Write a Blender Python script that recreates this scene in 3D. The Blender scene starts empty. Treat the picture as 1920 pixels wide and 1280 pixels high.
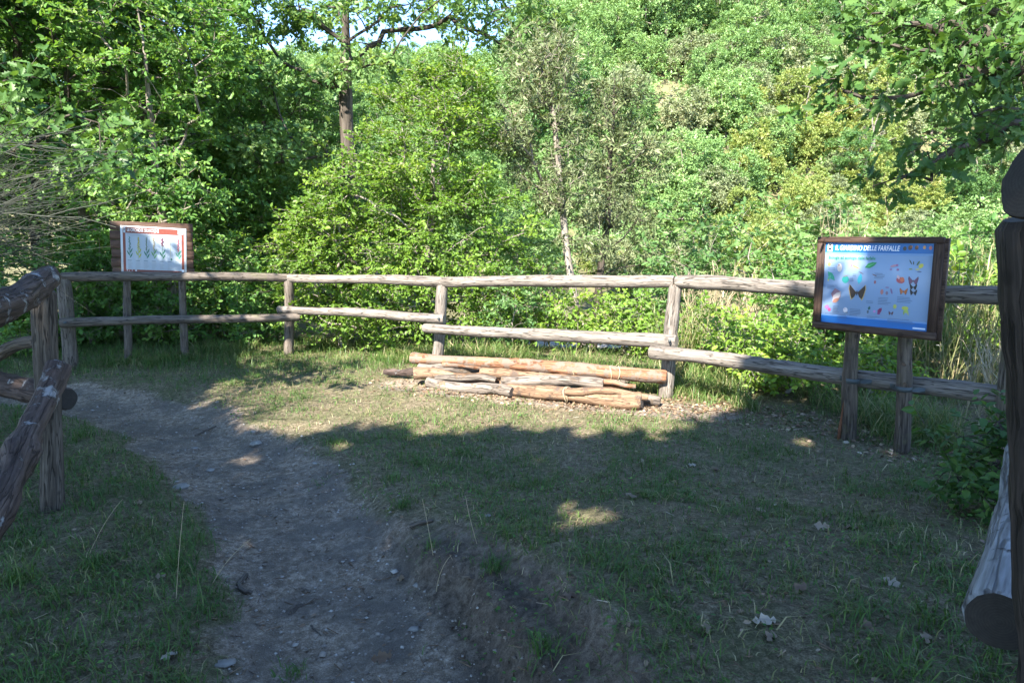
import bpy, math, random
import numpy as np
from mathutils import Vector, Matrix

# ------------------------------------------------------------------ camera, sky, sun, exposure
SC = bpy.context.scene
COL = SC.collection
PITCH = math.radians(9.6)
CAMZ = 1.6
F = 1280.0                      # focal length in pixels of the 1920 px wide photograph
cam_d = bpy.data.cameras.new('camera'); cam_d.sensor_width = 36.0; cam_d.lens = 36.0*F/1920
cam_d.clip_start = 0.05; cam_d.clip_end = 600
cam = bpy.data.objects.new('camera', cam_d); COL.objects.link(cam)
cam.location = (0, 0, CAMZ); cam.rotation_euler = (math.radians(90)-PITCH, 0, 0)
SC.camera = cam

SUN_EL = math.radians(41); SUN_BACK = math.radians(24)       # sun behind the viewer, over the left shoulder
S = np.array([-math.cos(SUN_EL)*math.sin(SUN_BACK), -math.cos(SUN_EL)*math.cos(SUN_BACK), math.sin(SUN_EL)])
w = bpy.data.worlds.new('World'); SC.world = w; w.use_nodes = True
wn = w.node_tree.nodes; wl = w.node_tree.links
sky = wn.new('ShaderNodeTexSky'); sky.sky_type = 'NISHITA'; sky.sun_disc = False
sky.sun_elevation = SUN_EL; sky.sun_rotation = math.atan2(S[0], S[1]); sky.ozone_density = 3.4; sky.air_density = 0.72; sky.dust_density = 0.0
bg = wn['Background']; bg.inputs['Strength'].default_value = 0.14
wl.new(sky.outputs[0], bg.inputs['Color'])
sun_d = bpy.data.lights.new('sun', 'SUN'); sun_d.energy = 4.6; sun_d.angle = math.radians(0.53); sun_d.color = (1.0, 0.93, 0.82)
sun = bpy.data.objects.new('sun', sun_d); COL.objects.link(sun)
sun.rotation_euler = Vector(S).to_track_quat('Z', 'Y').to_euler(); sun.location = (-6, -14, 14)
SC.view_settings.view_transform = 'Standard'; SC.view_settings.look = 'None'
SC.view_settings.exposure = 2.35; SC.view_settings.gamma = 1.0; SC.view_settings.use_curve_mapping = False
SC.cycles.max_bounces = 7; SC.cycles.diffuse_bounces = 4; SC.cycles.glossy_bounces = 2
SC.cycles.transmission_bounces = 4; SC.cycles.sample_clamp_indirect = 6; SC.cycles.use_denoising = True

# ------------------------------------------------------------------ pixel helpers (1920x1280 frame)
CP, SP = math.cos(PITCH), math.sin(PITCH)
def ray(px, py):
    x = (px-960)/F; v = (640-py)/F
    return np.array([x, CP + v*SP, -SP + v*CP])
def at(px, py, Y):
    d = ray(px, py); t = Y/d[1]
    return np.array([d[0]*t, Y, CAMZ + d[2]*t])
def onz(px, py, z=0.0):
    d = ray(px, py); t = (z-CAMZ)/d[2]
    return np.array([d[0]*t, d[1]*t, z])
def to_px(P):
    P = np.asarray(P, float); q = P - np.array([0, 0, CAMZ])
    dep = q[..., 1]*CP - q[..., 2]*SP; up = q[..., 1]*SP + q[..., 2]*CP
    dd = np.where(np.abs(dep) < 1e-6, 1e-6, dep)
    return 960 + F*q[..., 0]/dd, 640 - F*up/dd, dep

# ------------------------------------------------------------------ noise and terrain
_lat = np.random.default_rng(5).random((256, 256))
def vnoise(x, y):
    x = np.asarray(x, float); y = np.asarray(y, float)
    xi = np.floor(x).astype(int); yi = np.floor(y).astype(int)
    fx = x-xi; fy = y-yi; fx = fx*fx*(3-2*fx); fy = fy*fy*(3-2*fy)
    a = _lat[xi & 255, yi & 255]; b = _lat[(xi+1) & 255, yi & 255]
    c = _lat[xi & 255, (yi+1) & 255]; d = _lat[(xi+1) & 255, (yi+1) & 255]
    return (a*(1-fx)+b*fx)*(1-fy) + (c*(1-fx)+d*fx)*fy
def fbm(x, y, o=4):
    s = 0; a = .5
    for i in range(o):
        s = s + a*vnoise(x+17.3*i, y+9.1*i); x = x*2.03; y = y*2.03; a *= .5
    return s
def sstep(a, b, x):
    t = np.clip((x-a)/(b-a), 0, 1); return t*t*(3-2*t)

# path centre line: px, half width in metres
PATH = [((690, 1700), .44), ((650, 1280), .42), ((605, 1100), .38), ((540, 960), .37), ((435, 850), .40), ((300, 775), .38), ((150, 738), .31), ((-120, 725), .28)]
PPT = np.array([onz(*p)[:2] for p, h in PATH]); PHW = np.array([h for p, h in PATH])
def path_m(x, y):
    """distance to the path's middle in half widths; sign of the side (right > 0)"""
    x = np.asarray(x, float); y = np.asarray(y, float)
    best = np.full(x.shape, 1e9); side = np.zeros(x.shape); dm = np.full(x.shape, 1e9)
    for i in range(len(PPT)-1):
        a, b = PPT[i], PPT[i+1]; d = b-a; L = d@d
        t = np.clip(((x-a[0])*d[0]+(y-a[1])*d[1])/L, 0, 1)
        qx = x-(a[0]+t*d[0]); qy = y-(a[1]+t*d[1])
        dist = np.hypot(qx, qy); hw = PHW[i]*(1-t)+PHW[i+1]*t
        m = dist/hw; k = m < best
        best = np.where(k, m, best); dm = np.where(k, dist, dm)
        side = np.where(k, np.sign(d[1]*qx - d[0]*qy), side)
    return best, side, dm
def H(x, y):
    x = np.asarray(x, float); y = np.asarray(y, float)
    m, s, dm = path_m(x, y)
    near = 1-sstep(8.5, 11, y)
    h = -0.07*(1-sstep(.5, 1.6, m))*near
    bm = m+.5*(fbm(x*2.6, y*2.6, 3)-.45); bank = (.55*sstep(1.15, 1.5, bm)+.45*sstep(1.65, 2.1, bm))*(s > 0)
    h = h + bank*(0.27*(1-sstep(2.1, 4.4, y)) + .03)*near - .03*near
    h = h + near*(0.045*(fbm(x*1.3, y*1.3)-.47) + 0.016*(fbm(x*7, y*7, 3)-.45))
    # stream bed behind the fence on the right, forest floor, hillside
    u = x/np.maximum(y, 4.0)
    st = sstep(-.10, .08, u)*sstep(8.6, 12, y)*(1-sstep(17, 22, y))
    h = h - .6*st
    slope = 0.27 + .37*sstep(-.03, .15, u)
    h = h + slope*np.maximum(np.minimum(y, 95)-24, 0)*(sstep(24, 34, y)*.5+.5)
    h = h + .6*(fbm(x*.22, y*.22)-.45)*sstep(9, 16, y)
    return h
def ground_at(px, py):
    """point where the pixel's ray meets the terrain"""
    d = ray(px, py); t = (0-CAMZ)/d[2]
    for _ in range(12):
        z = float(H(d[0]*t, d[1]*t)); t = (z-CAMZ)/d[2]
    return np.array([d[0]*t, d[1]*t, z])
def drop(p, dz=0.0):
    return np.array([p[0], p[1], float(H(p[0], p[1]))+dz])

# ------------------------------------------------------------------ mesh helpers
def mesh(name, V, groups, mats, attrs=None, midx=None, smooth=False):
    """groups: list of (n,k) index arrays; midx: list of material index (int or array) per group"""
    me = bpy.data.meshes.new(name)
    V = np.asarray(V, np.float32).reshape(-1, 3)
    groups = [np.asarray(g, np.int32) for g in groups]
    loops = np.concatenate([g.ravel() for g in groups])
    tot = np.concatenate([np.full(len(g), g.shape[1], np.int32) for g in groups])
    start = np.concatenate([[0], np.cumsum(tot)[:-1]]).astype(np.int32)
    me.vertices.add(len(V)); me.vertices.foreach_set('co', V.ravel())
    me.loops.add(len(loops)); me.loops.foreach_set('vertex_index', loops)
    me.polygons.add(len(tot)); me.polygons.foreach_set('loop_start', start)
    me.polygons.foreach_set('loop_total', tot)
    if midx is not None:
        mi = np.concatenate([np.full(len(g), m, np.int32) if np.isscalar(m) else np.asarray(m, np.int32) for g, m in zip(groups, midx)])
        me.polygons.foreach_set('material_index', mi)
    if smooth: me.polygons.foreach_set('use_smooth', np.ones(len(tot), bool))
    for k, a in (attrs or {}).items():
        a = np.asarray(a, np.float32)
        if a.ndim == 1:
            at_ = me.attributes.new(k, 'FLOAT', 'POINT'); at_.data.foreach_set('value', a)
        else:
            at_ = me.attributes.new(k, 'FLOAT_VECTOR', 'POINT'); at_.data.foreach_set('vector', a.ravel())
    for m in (mats if isinstance(mats, (list, tuple)) else [mats]): me.materials.append(m)
    me.update(calc_edges=True); me.validate(verbose=False)
    return me
def link(name, me, parent=None, loc=None):
    o = bpy.data.objects.new(name, me); COL.objects.link(o)
    if parent is not None: o.parent = parent
    if loc is not None: o.location = loc
    return o
def tag(o, label=None, cat=None, group=None, kind=None):
    if label: o['label'] = label
    if cat: o['category'] = cat
    if group: o['group'] = group
    if kind: o['kind'] = kind
    return o
def thing(name, loc, label, cat, group=None, rz=0, sc=1):
    o = bpy.data.objects.new(name, None); COL.objects.link(o); o.location = loc
    o.rotation_euler = (0, 0, rz); o.scale = (sc, sc, sc); o.empty_display_size = .2
    return tag(o, label, cat, group)
def copy_tree(o, loc, rz, sc, label=None, group=None):
    c = o.copy(); COL.objects.link(c); c.location = loc; c.rotation_euler = (0, 0, rz)
    c.scale = sc if hasattr(sc, '__len__') else (sc, sc, sc)
    if label: c['label'] = label
    if group: c['group'] = group
    for ch in o.children:
        k = ch.copy(); COL.objects.link(k); k.parent = c
        for g in ch.children:
            q = g.copy(); COL.objects.link(q); q.parent = k
    return c

# ------------------------------------------------------------------ materials
def nodes(name):
    m = bpy.data.materials.new(name); m.use_nodes = True
    nt = m.node_tree; nt.nodes.clear(); out = nt.nodes.new('ShaderNodeOutputMaterial')
    def N(t, **kw):
        n = nt.nodes.new('ShaderNode'+t)
        for k, v in kw.items():
            if k in n.inputs: n.inputs[k].default_value = v
            else: setattr(n, k, v)
        return n
    def L(a, b): nt.links.new(a, b)
    def ramp(fac, stops):
        r = N('ValToRGB'); el = r.color_ramp.elements
        while len(el) < len(stops): el.new(.5)
        for e, (p, c) in zip(el, stops): e.position = p; e.color = (*c, 1) if len(c) == 3 else c
        L(fac, r.inputs[0]); return r.outputs[0]
    def noise(vec, scale, det=4, rough=.6, out='Fac'):
        n = N('TexNoise'); n.inputs['Scale'].default_value = scale; n.inputs['Detail'].default_value = det; n.inputs['Roughness'].default_value = rough
        if vec is not None: L(vec, n.inputs['Vector'])
        return n.outputs[out]
    def mix(f, a, b, mode='MIX'):
        n = N('Mix', data_type='RGBA', blend_type=mode)
        for i, v in ((0, f), (6, a), (7, b)):
            if hasattr(v, 'is_output'): L(v, n.inputs[i])
            else: n.inputs[i].default_value = v if i == 0 else (*v, 1)
        return n.outputs[2]
    def math_(op, a, b=0.0):
        n = N('Math', operation=op)
        for i, v in enumerate((a, b)):
            if hasattr(v, 'is_output'): L(v, n.inputs[i])
            else: n.inputs[i].default_value = v
        return n.outputs[0]
    return m, out, N, L, ramp, noise, mix, math_

def leaf_mat(name, stops, trans=.42, tcol=(1.3, 1.2, .5), rough=.45, spec=.35):
    m, out, N, L, ramp, noise, mix, math_ = nodes(name)
    a = N('Attribute', attribute_name='v'); oi = N('ObjectInfo')
    f = math_('ADD', a.outputs['Fac'], math_('MULTIPLY', math_('SUBTRACT', oi.outputs['Random'], .5), .28))
    c = ramp(f, stops)
    p = N('BsdfPrincipled', Roughness=rough); p.inputs['Specular IOR Level'].default_value = spec
    L(c, p.inputs['Base Color'])
    t = N('BsdfTranslucent'); L(mix(1.0, c, tcol, 'MULTIPLY'), t.inputs['Color'])
    ms = N('MixShader'); ms.inputs[0].default_value = trans
    L(p.outputs[0], ms.inputs[1]); L(t.outputs[0], ms.inputs[2]); L(ms.outputs[0], out.inputs[0])
    return m
def plain(name, col, rough=.6, spec=.3, metal=0.0, var=.0, scale=30):
    m, out, N, L, ramp, noise, mix, math_ = nodes(name)
    p = N('BsdfPrincipled', Roughness=rough, Metallic=metal); p.inputs['Specular IOR Level'].default_value = spec
    if var:
        tc = N('TexCoord'); n = noise(tc.outputs['Object'], scale, 5)
        c = mix(n, tuple(x*(1-var) for x in col), tuple(min(1, x*(1+var)) for x in col)); L(c, p.inputs['Base Color'])
    else: p.inputs['Base Color'].default_value = (*col, 1)
    L(p.outputs[0], out.inputs[0]); return m
def wood_mat(name, dark, mid, light, streak=34, crack=.5, bump=.35, patch=None, patch_amt=.5, rough=.8, moss=None, pscale=9):
    """wood along the vector attribute wp (cross-section x, y, length)"""
    m, out, N, L, ramp, noise, mix, math_ = nodes(name)
    a = N('Attribute', attribute_name='wp'); mp = N('Mapping'); mp.inputs['Scale'].default_value = (1, 1, .06)
    L(a.outputs['Vector'], mp.inputs['Vector'])
    oi = N('ObjectInfo')
    cx = N('CombineXYZ'); L(math_('MULTIPLY', oi.outputs['Random'], 37.0), cx.inputs[0]); L(math_('MULTIPLY', oi.outputs['Random'], 11.0), cx.inputs[2])
    va = N('VectorMath', operation='ADD'); L(mp.outputs[0], va.inputs[0]); L(cx.outputs[0], va.inputs[1]); vec = va.outputs[0]
    n1 = noise(vec, streak, 5, .65); n2 = noise(vec, streak*3.2, 3, .6)
    c = ramp(math_('ADD', math_('MULTIPLY', n1, .6), math_('MULTIPLY', n2, .4)), [(.38, dark), (.5, mid), (.62, light)])
    vb = N('VectorMath', operation='ADD'); L(a.outputs['Vector'], vb.inputs[0]); L(cx.outputs[0], vb.inputs[1])
    big = noise(vb.outputs[0], 5.5, 4, .6)
    c = mix(math_('MULTIPLY', big, .55), c, tuple(x*.62 for x in mid))
    n3 = noise(vec, streak*1.3, 2, .5); ck = ramp(math_('ABSOLUTE', math_('SUBTRACT', n3, .5)), [(.012, (1, 1, 1)), (.03, (0, 0, 0))])
    kn = N('TexVoronoi'); kn.inputs['Scale'].default_value = 7.0; L(a.outputs['Vector'], kn.inputs['Vector']); kf = ramp(kn.outputs['Distance'], [(.10, (1, 1, 1)), (.17, (0, 0, 0))]); c = mix(math_('MULTIPLY', kf, .6), c, tuple(x*.5 for x in dark))
    c = mix(math_('MULTIPLY', ck, crack), c, tuple(x*.25 for x in dark))
    if patch is not None:
        pn = noise(vb.outputs[0], pscale, 6, .7); pf = ramp(pn, [(patch_amt, (0, 0, 0)), (patch_amt+.06, (1, 1, 1))])
        c = mix(pf, c, mix(n1, tuple(x*.55 for x in patch), patch))
    if moss is not None:
        mn = noise(vb.outputs[0], 7, 5, .7); mf = ramp(mn, [(.55, (0, 0, 0)), (.68, (1, 1, 1))])
        c = mix(math_('MULTIPLY', mf, .6), c, moss)
    p = N('BsdfPrincipled', Roughness=rough); p.inputs['Specular IOR Level'].default_value = .2
    L(c, p.inputs['Base Color'])
    b = N('Bump', Strength=bump, Distance=.012); hh = math_('ADD', n1, math_('MULTIPLY', ck, -.5))
    if patch is not None: hh = math_('ADD', hh, math_('MULTIPLY', pf, -.8))
    L(hh, b.inputs['Height']); L(b.outputs[0], p.inputs['Normal']); L(p.outputs[0], out.inputs[0])
    return m
def cap_mat(name, c0, c1):
    m, out, N, L, ramp, noise, mix, math_ = nodes(name)
    a = N('Attribute', attribute_name='wp'); sep = N('SeparateXYZ'); L(a.outputs['Vector'], sep.inputs[0])
    r = math_('SQRT', math_('ADD', math_('MULTIPLY', sep.outputs[0], sep.outputs[0]), math_('MULTIPLY', sep.outputs[1], sep.outputs[1])))
    w_ = math_('SINE', math_('ADD', math_('MULTIPLY', r, 900.0), math_('MULTIPLY', noise(a.outputs['Vector'], 20, 3), 6.0)))
    n = noise(a.outputs['Vector'], 45, 5, .7)
    c = mix(n, c0, c1); c = mix(math_('MULTIPLY', math_('ADD', w_, 1.0), .14), c, tuple(x*.4 for x in c0))
    p = N('BsdfPrincipled', Roughness=.85); L(c, p.inputs['Base Color'])
    b = N('Bump', Strength=.3, Distance=.005); L(n, b.inputs['Height']); L(b.outputs[0], p.inputs['Normal'])
    L(p.outputs[0], out.inputs[0]); return m
def ground_mat(name):
    m, out, N, L, ramp, noise, mix, math_ = nodes(name)
    tc = N('TexCoord'); vec = tc.outputs['Object']; a = N('Attribute', attribute_name='pm'); pm = a.outputs['Fac']
    n1 = noise(vec, 3.1, 6, .65); n2 = noise(vec, 26, 6, .7); n3 = noise(vec, 120, 4, .7); n4 = noise(vec, 420, 3, .6)
    dirt = ramp(math_('ADD', math_('MULTIPLY', n2, .6), math_('MULTIPLY', n3, .4)), [(.36, (.105, .080, .056)), (.5, (.255, .200, .145)), (.62, (.47, .395, .31))])
    dirt = mix(ramp(n1, [(.42, (0, 0, 0)), (.6, (.75, .75, .75))]), dirt, (.125, .108, .09))
    flk = ramp(n4, [(.60, (0, 0, 0)), (.66, (1, 1, 1))]); dirt = mix(math_('MULTIPLY', flk, .55), dirt, (.52, .49, .45))
    thatch = ramp(math_('ADD', math_('MULTIPLY', n2, .5), math_('MULTIPLY', n3, .5)), [(.36, (.050, .042, .028)), (.5, (.160, .132, .084)), (.62, (.36, .30, .20))])
    green = ramp(n1, [(.42, (0, 0, 0)), (.62, (1, 1, 1))])
    thatch = mix(math_('MULTIPLY', green, .45), thatch, (.075, .100, .034))
    f = ramp(math_('ADD', pm, math_('MULTIPLY', math_('SUBTRACT', n2, .5), .55)), [(.35, (0, 0, 0)), (.62, (1, 1, 1))])
    bk = N('Attribute', attribute_name='bk'); dirt = mix(math_('MULTIPLY', bk.outputs['Fac'], .75), dirt, ramp(n2, [(.35, (.034, .027, .021)), (.62, (.125, .10, .078))]))
    c = mix(f, thatch, dirt)
    p = N('BsdfPrincipled', Roughness=.95); p.inputs['Specular IOR Level'].default_value = .12; L(c, p.inputs['Base Color'])
    b = N('Bump', Strength=.9, Distance=.02); L(math_('ADD', n2, math_('MULTIPLY', n3, .7)), b.inputs['Height'])
    L(b.outputs[0], p.inputs['Normal']); L(p.outputs[0], out.inputs[0]); return m

M = {}
M['undergrowth'] = plain('undergrowth', (.15, .14, .075), .95, spec=.1, var=.55, scale=2.5)
M['ground'] = ground_mat('ground_earth')
M['wood_grey'] = wood_mat('weathered_grey_wood', (.088, .074, .062), (.195, .170, .148), (.31, .28, .245), crack=.8)  # the paler, greyer of the two fence woods
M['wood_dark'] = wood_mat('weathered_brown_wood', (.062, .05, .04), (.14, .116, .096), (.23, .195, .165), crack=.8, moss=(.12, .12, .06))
M['bark_log'] = wood_mat('flaking_bark', (.034, .025, .021), (.085, .060, .051), (.155, .118, .10), streak=22, patch=(.36, .35, .345), patch_amt=.57, bump=1.0, pscale=7)
M['post_left'] = wood_mat('dark_brown_post', (.035, .028, .022), (.085, .070, .057), (.165, .14, .115), crack=.8, bump=.6)
M['bark_leg'] = wood_mat('rough_bark_post', (.042, .032, .025), (.105, .083, .066), (.20, .16, .125), streak=24, bump=1.0, patch=(.20, .13, .09), patch_amt=.62, moss=(.13, .12, .06))
M['log_orange'] = wood_mat('debarked_orange_wood', (.105, .048, .027), (.25, .12, .065), (.38, .245, .155), streak=20, crack=.6, patch=(.22, .165, .13), patch_amt=.47)
M['log_tan'] = wood_mat('tan_log_wood', (.095, .058, .036), (.215, .135, .084), (.34, .24, .16), streak=26, crack=.7, patch=(.12, .088, .068), patch_amt=.54)
M['log_grey'] = wood_mat('grey_log_bark', (.085, .07, .058), (.18, .15, .125), (.29, .25, .21), streak=22, crack=.7, bump=.8, patch=(.22, .155, .10), patch_amt=.60)
M['rail_near'] = wood_mat('pale_blue_grey_log', (.07, .066, .062), (.25, .25, .25), (.44, .45, .46), streak=16, patch=(.07, .062, .055), patch_amt=.60, bump=.8)
M['post_near'] = wood_mat('dark_old_post', (.016, .013, .011), (.045, .036, .031), (.105, .082, .070), streak=24, bump=1.0)
M['cap_dark'] = cap_mat('dark_saw_cut', (.05, .042, .035), (.13, .105, .085))
M['cap_black'] = cap_mat('blackened_saw_cut', (.005, .0045, .004), (.055, .048, .042))
M['cap_tan'] = cap_mat('tan_saw_cut', (.17, .13, .095), (.34, .27, .20))
M['board'] = wood_mat('dark_stained_board', (.034, .021, .016), (.070, .043, .033), (.13, .088, .068), streak=30, bump=.4, rough=.6)
M['board2'] = wood_mat('brown_stained_plank', (.055, .030, .020), (.105, .060, .042), (.15, .092, .064), streak=30, bump=.25, rough=.65)
M['bark'] = wood_mat('tree_bark', (.035, .028, .022), (.082, .068, .055), (.16, .138, .115), streak=16, bump=.9)
M['bark_pale'] = wood_mat('pale_tree_bark', (.13, .11, .09), (.26, .225, .19), (.40, .36, .31), streak=14, bump=.6)
M['bark_hill'] = plain('hill_bark', (.17, .145, .12), .9)
M['metal'] = plain('dull_metal_strap', (.09, .105, .11), .6, metal=.5)

G_FRESH = [(0, (.080, .165, .022)), (.5, (.165, .285, .040)), (1, (.32, .41, .065))]
G_DEEP = [(0, (.054, .140, .038)), (.5, (.118, .250, .056)), (1, (.25, .38, .090))]
G_COOL = [(0, (.058, .140, .048)), (.5, (.13, .245, .076)), (1, (.26, .375, .125))]
G_GREY = [(0, (.075, .105, .045)), (.5, (.140, .180, .078)), (.78, (.21, .24, .120)), (1, (.44, .39, .26))]
G_YEL = [(0, (.16, .23, .060)), (.5, (.26, .33, .095)), (1, (.42, .38, .13))]
G_HILL = [(0, (.105, .195, .062)), (.5, (.185, .310, .100)), (1, (.30, .41, .155))]  # paler leaf tones put the slope's slight haze into the colour
G_OLIVE = [(0, (.125, .165, .080)), (.5, (.21, .25, .125)), (1, (.33, .345, .19))]
M['leaf_fresh'] = leaf_mat('fresh_yellow_green_leaf', G_FRESH)
M['leaf_deep'] = leaf_mat('deep_green_leaf', G_DEEP)
M['leaf_cool'] = leaf_mat('cool_green_leaf', G_COOL)
M['leaf_grey'] = leaf_mat('grey_green_narrow_leaf', G_GREY, trans=.22, rough=.5)
M['leaf_yel'] = leaf_mat('yellowing_leaf', G_YEL)
M['leaf_hill'] = leaf_mat('hillside_leaf', G_HILL, trans=.3)
M['leaf_olive'] = leaf_mat('olive_leaf', G_OLIVE, trans=.25)
M['leaf_shade'] = leaf_mat('oak_leaf', [(0, (.030, .078, .020)), (.5, (.062, .140, .034)), (1, (.12, .215, .045))], trans=.32)
M['grass'] = leaf_mat('grass_blade', [(0, (.055, .120, .024)), (.4, (.105, .190, .042)), (.62, (.22, .215, .090)), (1, (.58, .49, .30))], trans=.3, tcol=(1.1, 1.05, .7))
M['straw'] = leaf_mat('dry_straw', [(0, (.20, .165, .10)), (1, (.46, .38, .25))], trans=.2, tcol=(1, 1, .8))
M['reed'] = leaf_mat('reed_leaf', [(0, (.07, .11, .035)), (.5, (.15, .19, .065)), (1, (.40, .34, .19))], trans=.3)
M['broom'] = leaf_mat('shade_darkened_broom_stalk', [(0, (.018, .024, .016)), (1, (.06, .066, .05))], trans=.05)  # stalks darkened in colour for shade that no tree casts on them
M['litter'] = leaf_mat('dead_leaf', [(0, (.085, .052, .032)), (.5, (.22, .145, .090)), (.85, (.38, .29, .20)), (1, (.50, .43, .34))], trans=.12, tcol=(1, .9, .7))
M['stone'] = plain('pale_stone', (.25, .235, .21), .9, var=.5, scale=22)
M['pebble'] = leaf_mat('path_pebble', [(0, (.16, .13, .105)), (.6, (.30, .26, .215)), (1, (.52, .49, .45))], trans=0.0, rough=.9)
M['stick'] = wood_mat('dark_stick', (.05, .04, .032), (.11, .09, .072), (.20, .17, .14), streak=40)
M['gravel'] = plain('pale_river_gravel', (.30, .28, .25), .9, var=.45, scale=6)

# ------------------------------------------------------------------ the ground, the path, the hillside
def sheet(name, xs, ys, keep=None, skirt=0):
    X, Y = np.meshgrid(xs, ys); Z = H(X, Y)
    return X, Y, Z
xs = np.arange(-9.0, 7.01, .05); ys = np.arange(-2.5, 10.51, .05)
X, Y = np.meshgrid(xs, ys); Z = H(X, Y)
pmv, psd, pdm = path_m(X, Y)
edge = pmv + .9*(fbm(X*3.2, Y*3.2, 5)-.47)
PM = 1-np.where(psd > 0, sstep(.75, 1.9, edge), sstep(.7, 1.35, edge))
bankmask = (psd > 0)*sstep(.9, 1.2, pmv)*(1-sstep(1.75, 2.5, pmv))*(1-sstep(2.5, 4.3, Y))
PM = np.maximum(PM, bankmask*.9)
# bare leaf-strewn soil round the log pile
pile_a, pile_b = onz(760, 722)[:2], onz(1330, 775)[:2]
def pile_d(x, y):
    d = pile_b-pile_a; t = np.clip(((x-pile_a[0])*d[0]+(y-pile_a[1])*d[1])/(d@d), 0, 1)
    return np.hypot(x-pile_a[0]-t*d[0], y-pile_a[1]-t*d[1])
PM = np.maximum(PM, .75*(1-sstep(.18, .42, pile_d(X, Y))))
BK = bankmask*sstep(.2, .6, bankmask)
Z = Z + BK*(.04*(fbm(X*4.5+9, Y*4.5, 4)-.47)+.07*(fbm(X*13, Y*13, 3)-.45))
Z = Z + (.012*(fbm(X*11, Y*11, 3)-.45) + .02*(fbm(X*5+3, Y*5, 3)-.45))*PM
rng = np.random.default_rng(1)
Z = Z + rng.normal(0, .0035, Z.shape)
Vg = np.stack([X, Y, Z], -1).reshape(-1, 3); ny, nx = X.shape
idx = np.arange(nx*ny).reshape(ny, nx)
Q = np.stack([idx[:-1, :-1], idx[:-1, 1:], idx[1:, 1:], idx[1:, :-1]], -1).reshape(-1, 4)
isp = (edge[:-1, :-1].ravel() < 1.0)
for nm, sel in (('ground', ~isp), ('path', isp)):
    q = Q[sel]; u, inv = np.unique(q, return_inverse=True)
    o = link(nm, mesh(nm, Vg[u], [inv.reshape(-1, 4)], M['ground'], {'pm': PM.ravel()[u], 'bk': BK.ravel()[u]}, smooth=True))
    tag(o, kind='structure')
# wide terrain: forest floor behind the fence rising to the hillside, meadow behind the viewer
gx = np.concatenate([np.arange(-130, -9, 3.0), np.arange(-9, 7.1, 1.0), np.arange(9, 131, 3.0)])
gy = np.concatenate([np.arange(-60, -2.5, 3.0), np.arange(-2.5, 10.6, 1.0), np.arange(11.0, 30, 1.0), np.arange(30, 131, 3.0)])
X2, Y2 = np.meshgrid(gx, gy); Z2 = H(X2, Y2)
inside = (X2 > -8.6) & (X2 < 6.6) & (Y2 > -2.2) & (Y2 < 10.2)
Z2 = np.where((X2 > -9.4) & (X2 < 7.4) & (Y2 > -2.9) & (Y2 < 10.9), Z2-.05, Z2)
n2 = X2.shape; idx = np.arange(X2.size).reshape(n2)
Q2 = np.stack([idx[:-1, :-1], idx[:-1, 1:], idx[1:, 1:], idx[1:, :-1]], -1).reshape(-1, 4)
allin = inside.ravel()[Q2].all(1); Q2 = Q2[~allin]
V2 = np.stack([X2, Y2, Z2], -1).reshape(-1, 3)
far = (Y2.ravel()[Q2].mean(1) > 23.4)
for nm, sel in (('forest_floor', ~far), ('hillside', far)):
    q = Q2[sel]; u, inv = np.unique(q, return_inverse=True)
    o = link(nm, mesh(nm, V2[u], [inv.reshape(-1, 4)], M['undergrowth'], {'pm': np.full(len(u), .3)}, smooth=True))
    tag(o, kind='structure')
# pale gravel bed of the stream beyond the right part of the fence
gxx, gyy = np.meshgrid(np.linspace(-.6, 11, 60), np.linspace(10.6, 15.2, 30))
jit = np.abs(gyy-12.9-.5*np.sin(gxx*.7)) < 1.7+.35*np.sin(gxx*2.1)
zz = H(gxx, gyy)+.05+.05*fbm(gxx*3, gyy*3)
idx = np.arange(gxx.size).reshape(gxx.shape)
q = np.stack([idx[:-1, :-1], idx[:-1, 1:], idx[1:, 1:], idx[1:, :-1]], -1).reshape(-1, 4)
q = q[jit.ravel()[q].all(1)]; u, inv = np.unique(q, return_inverse=True)
tag(link('stream_bed', mesh('stream_bed', np.stack([gxx, gyy, zz], -1).reshape(-1, 3)[u], [inv.reshape(-1, 4)], M['gravel'], smooth=True)), kind='structure')

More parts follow.
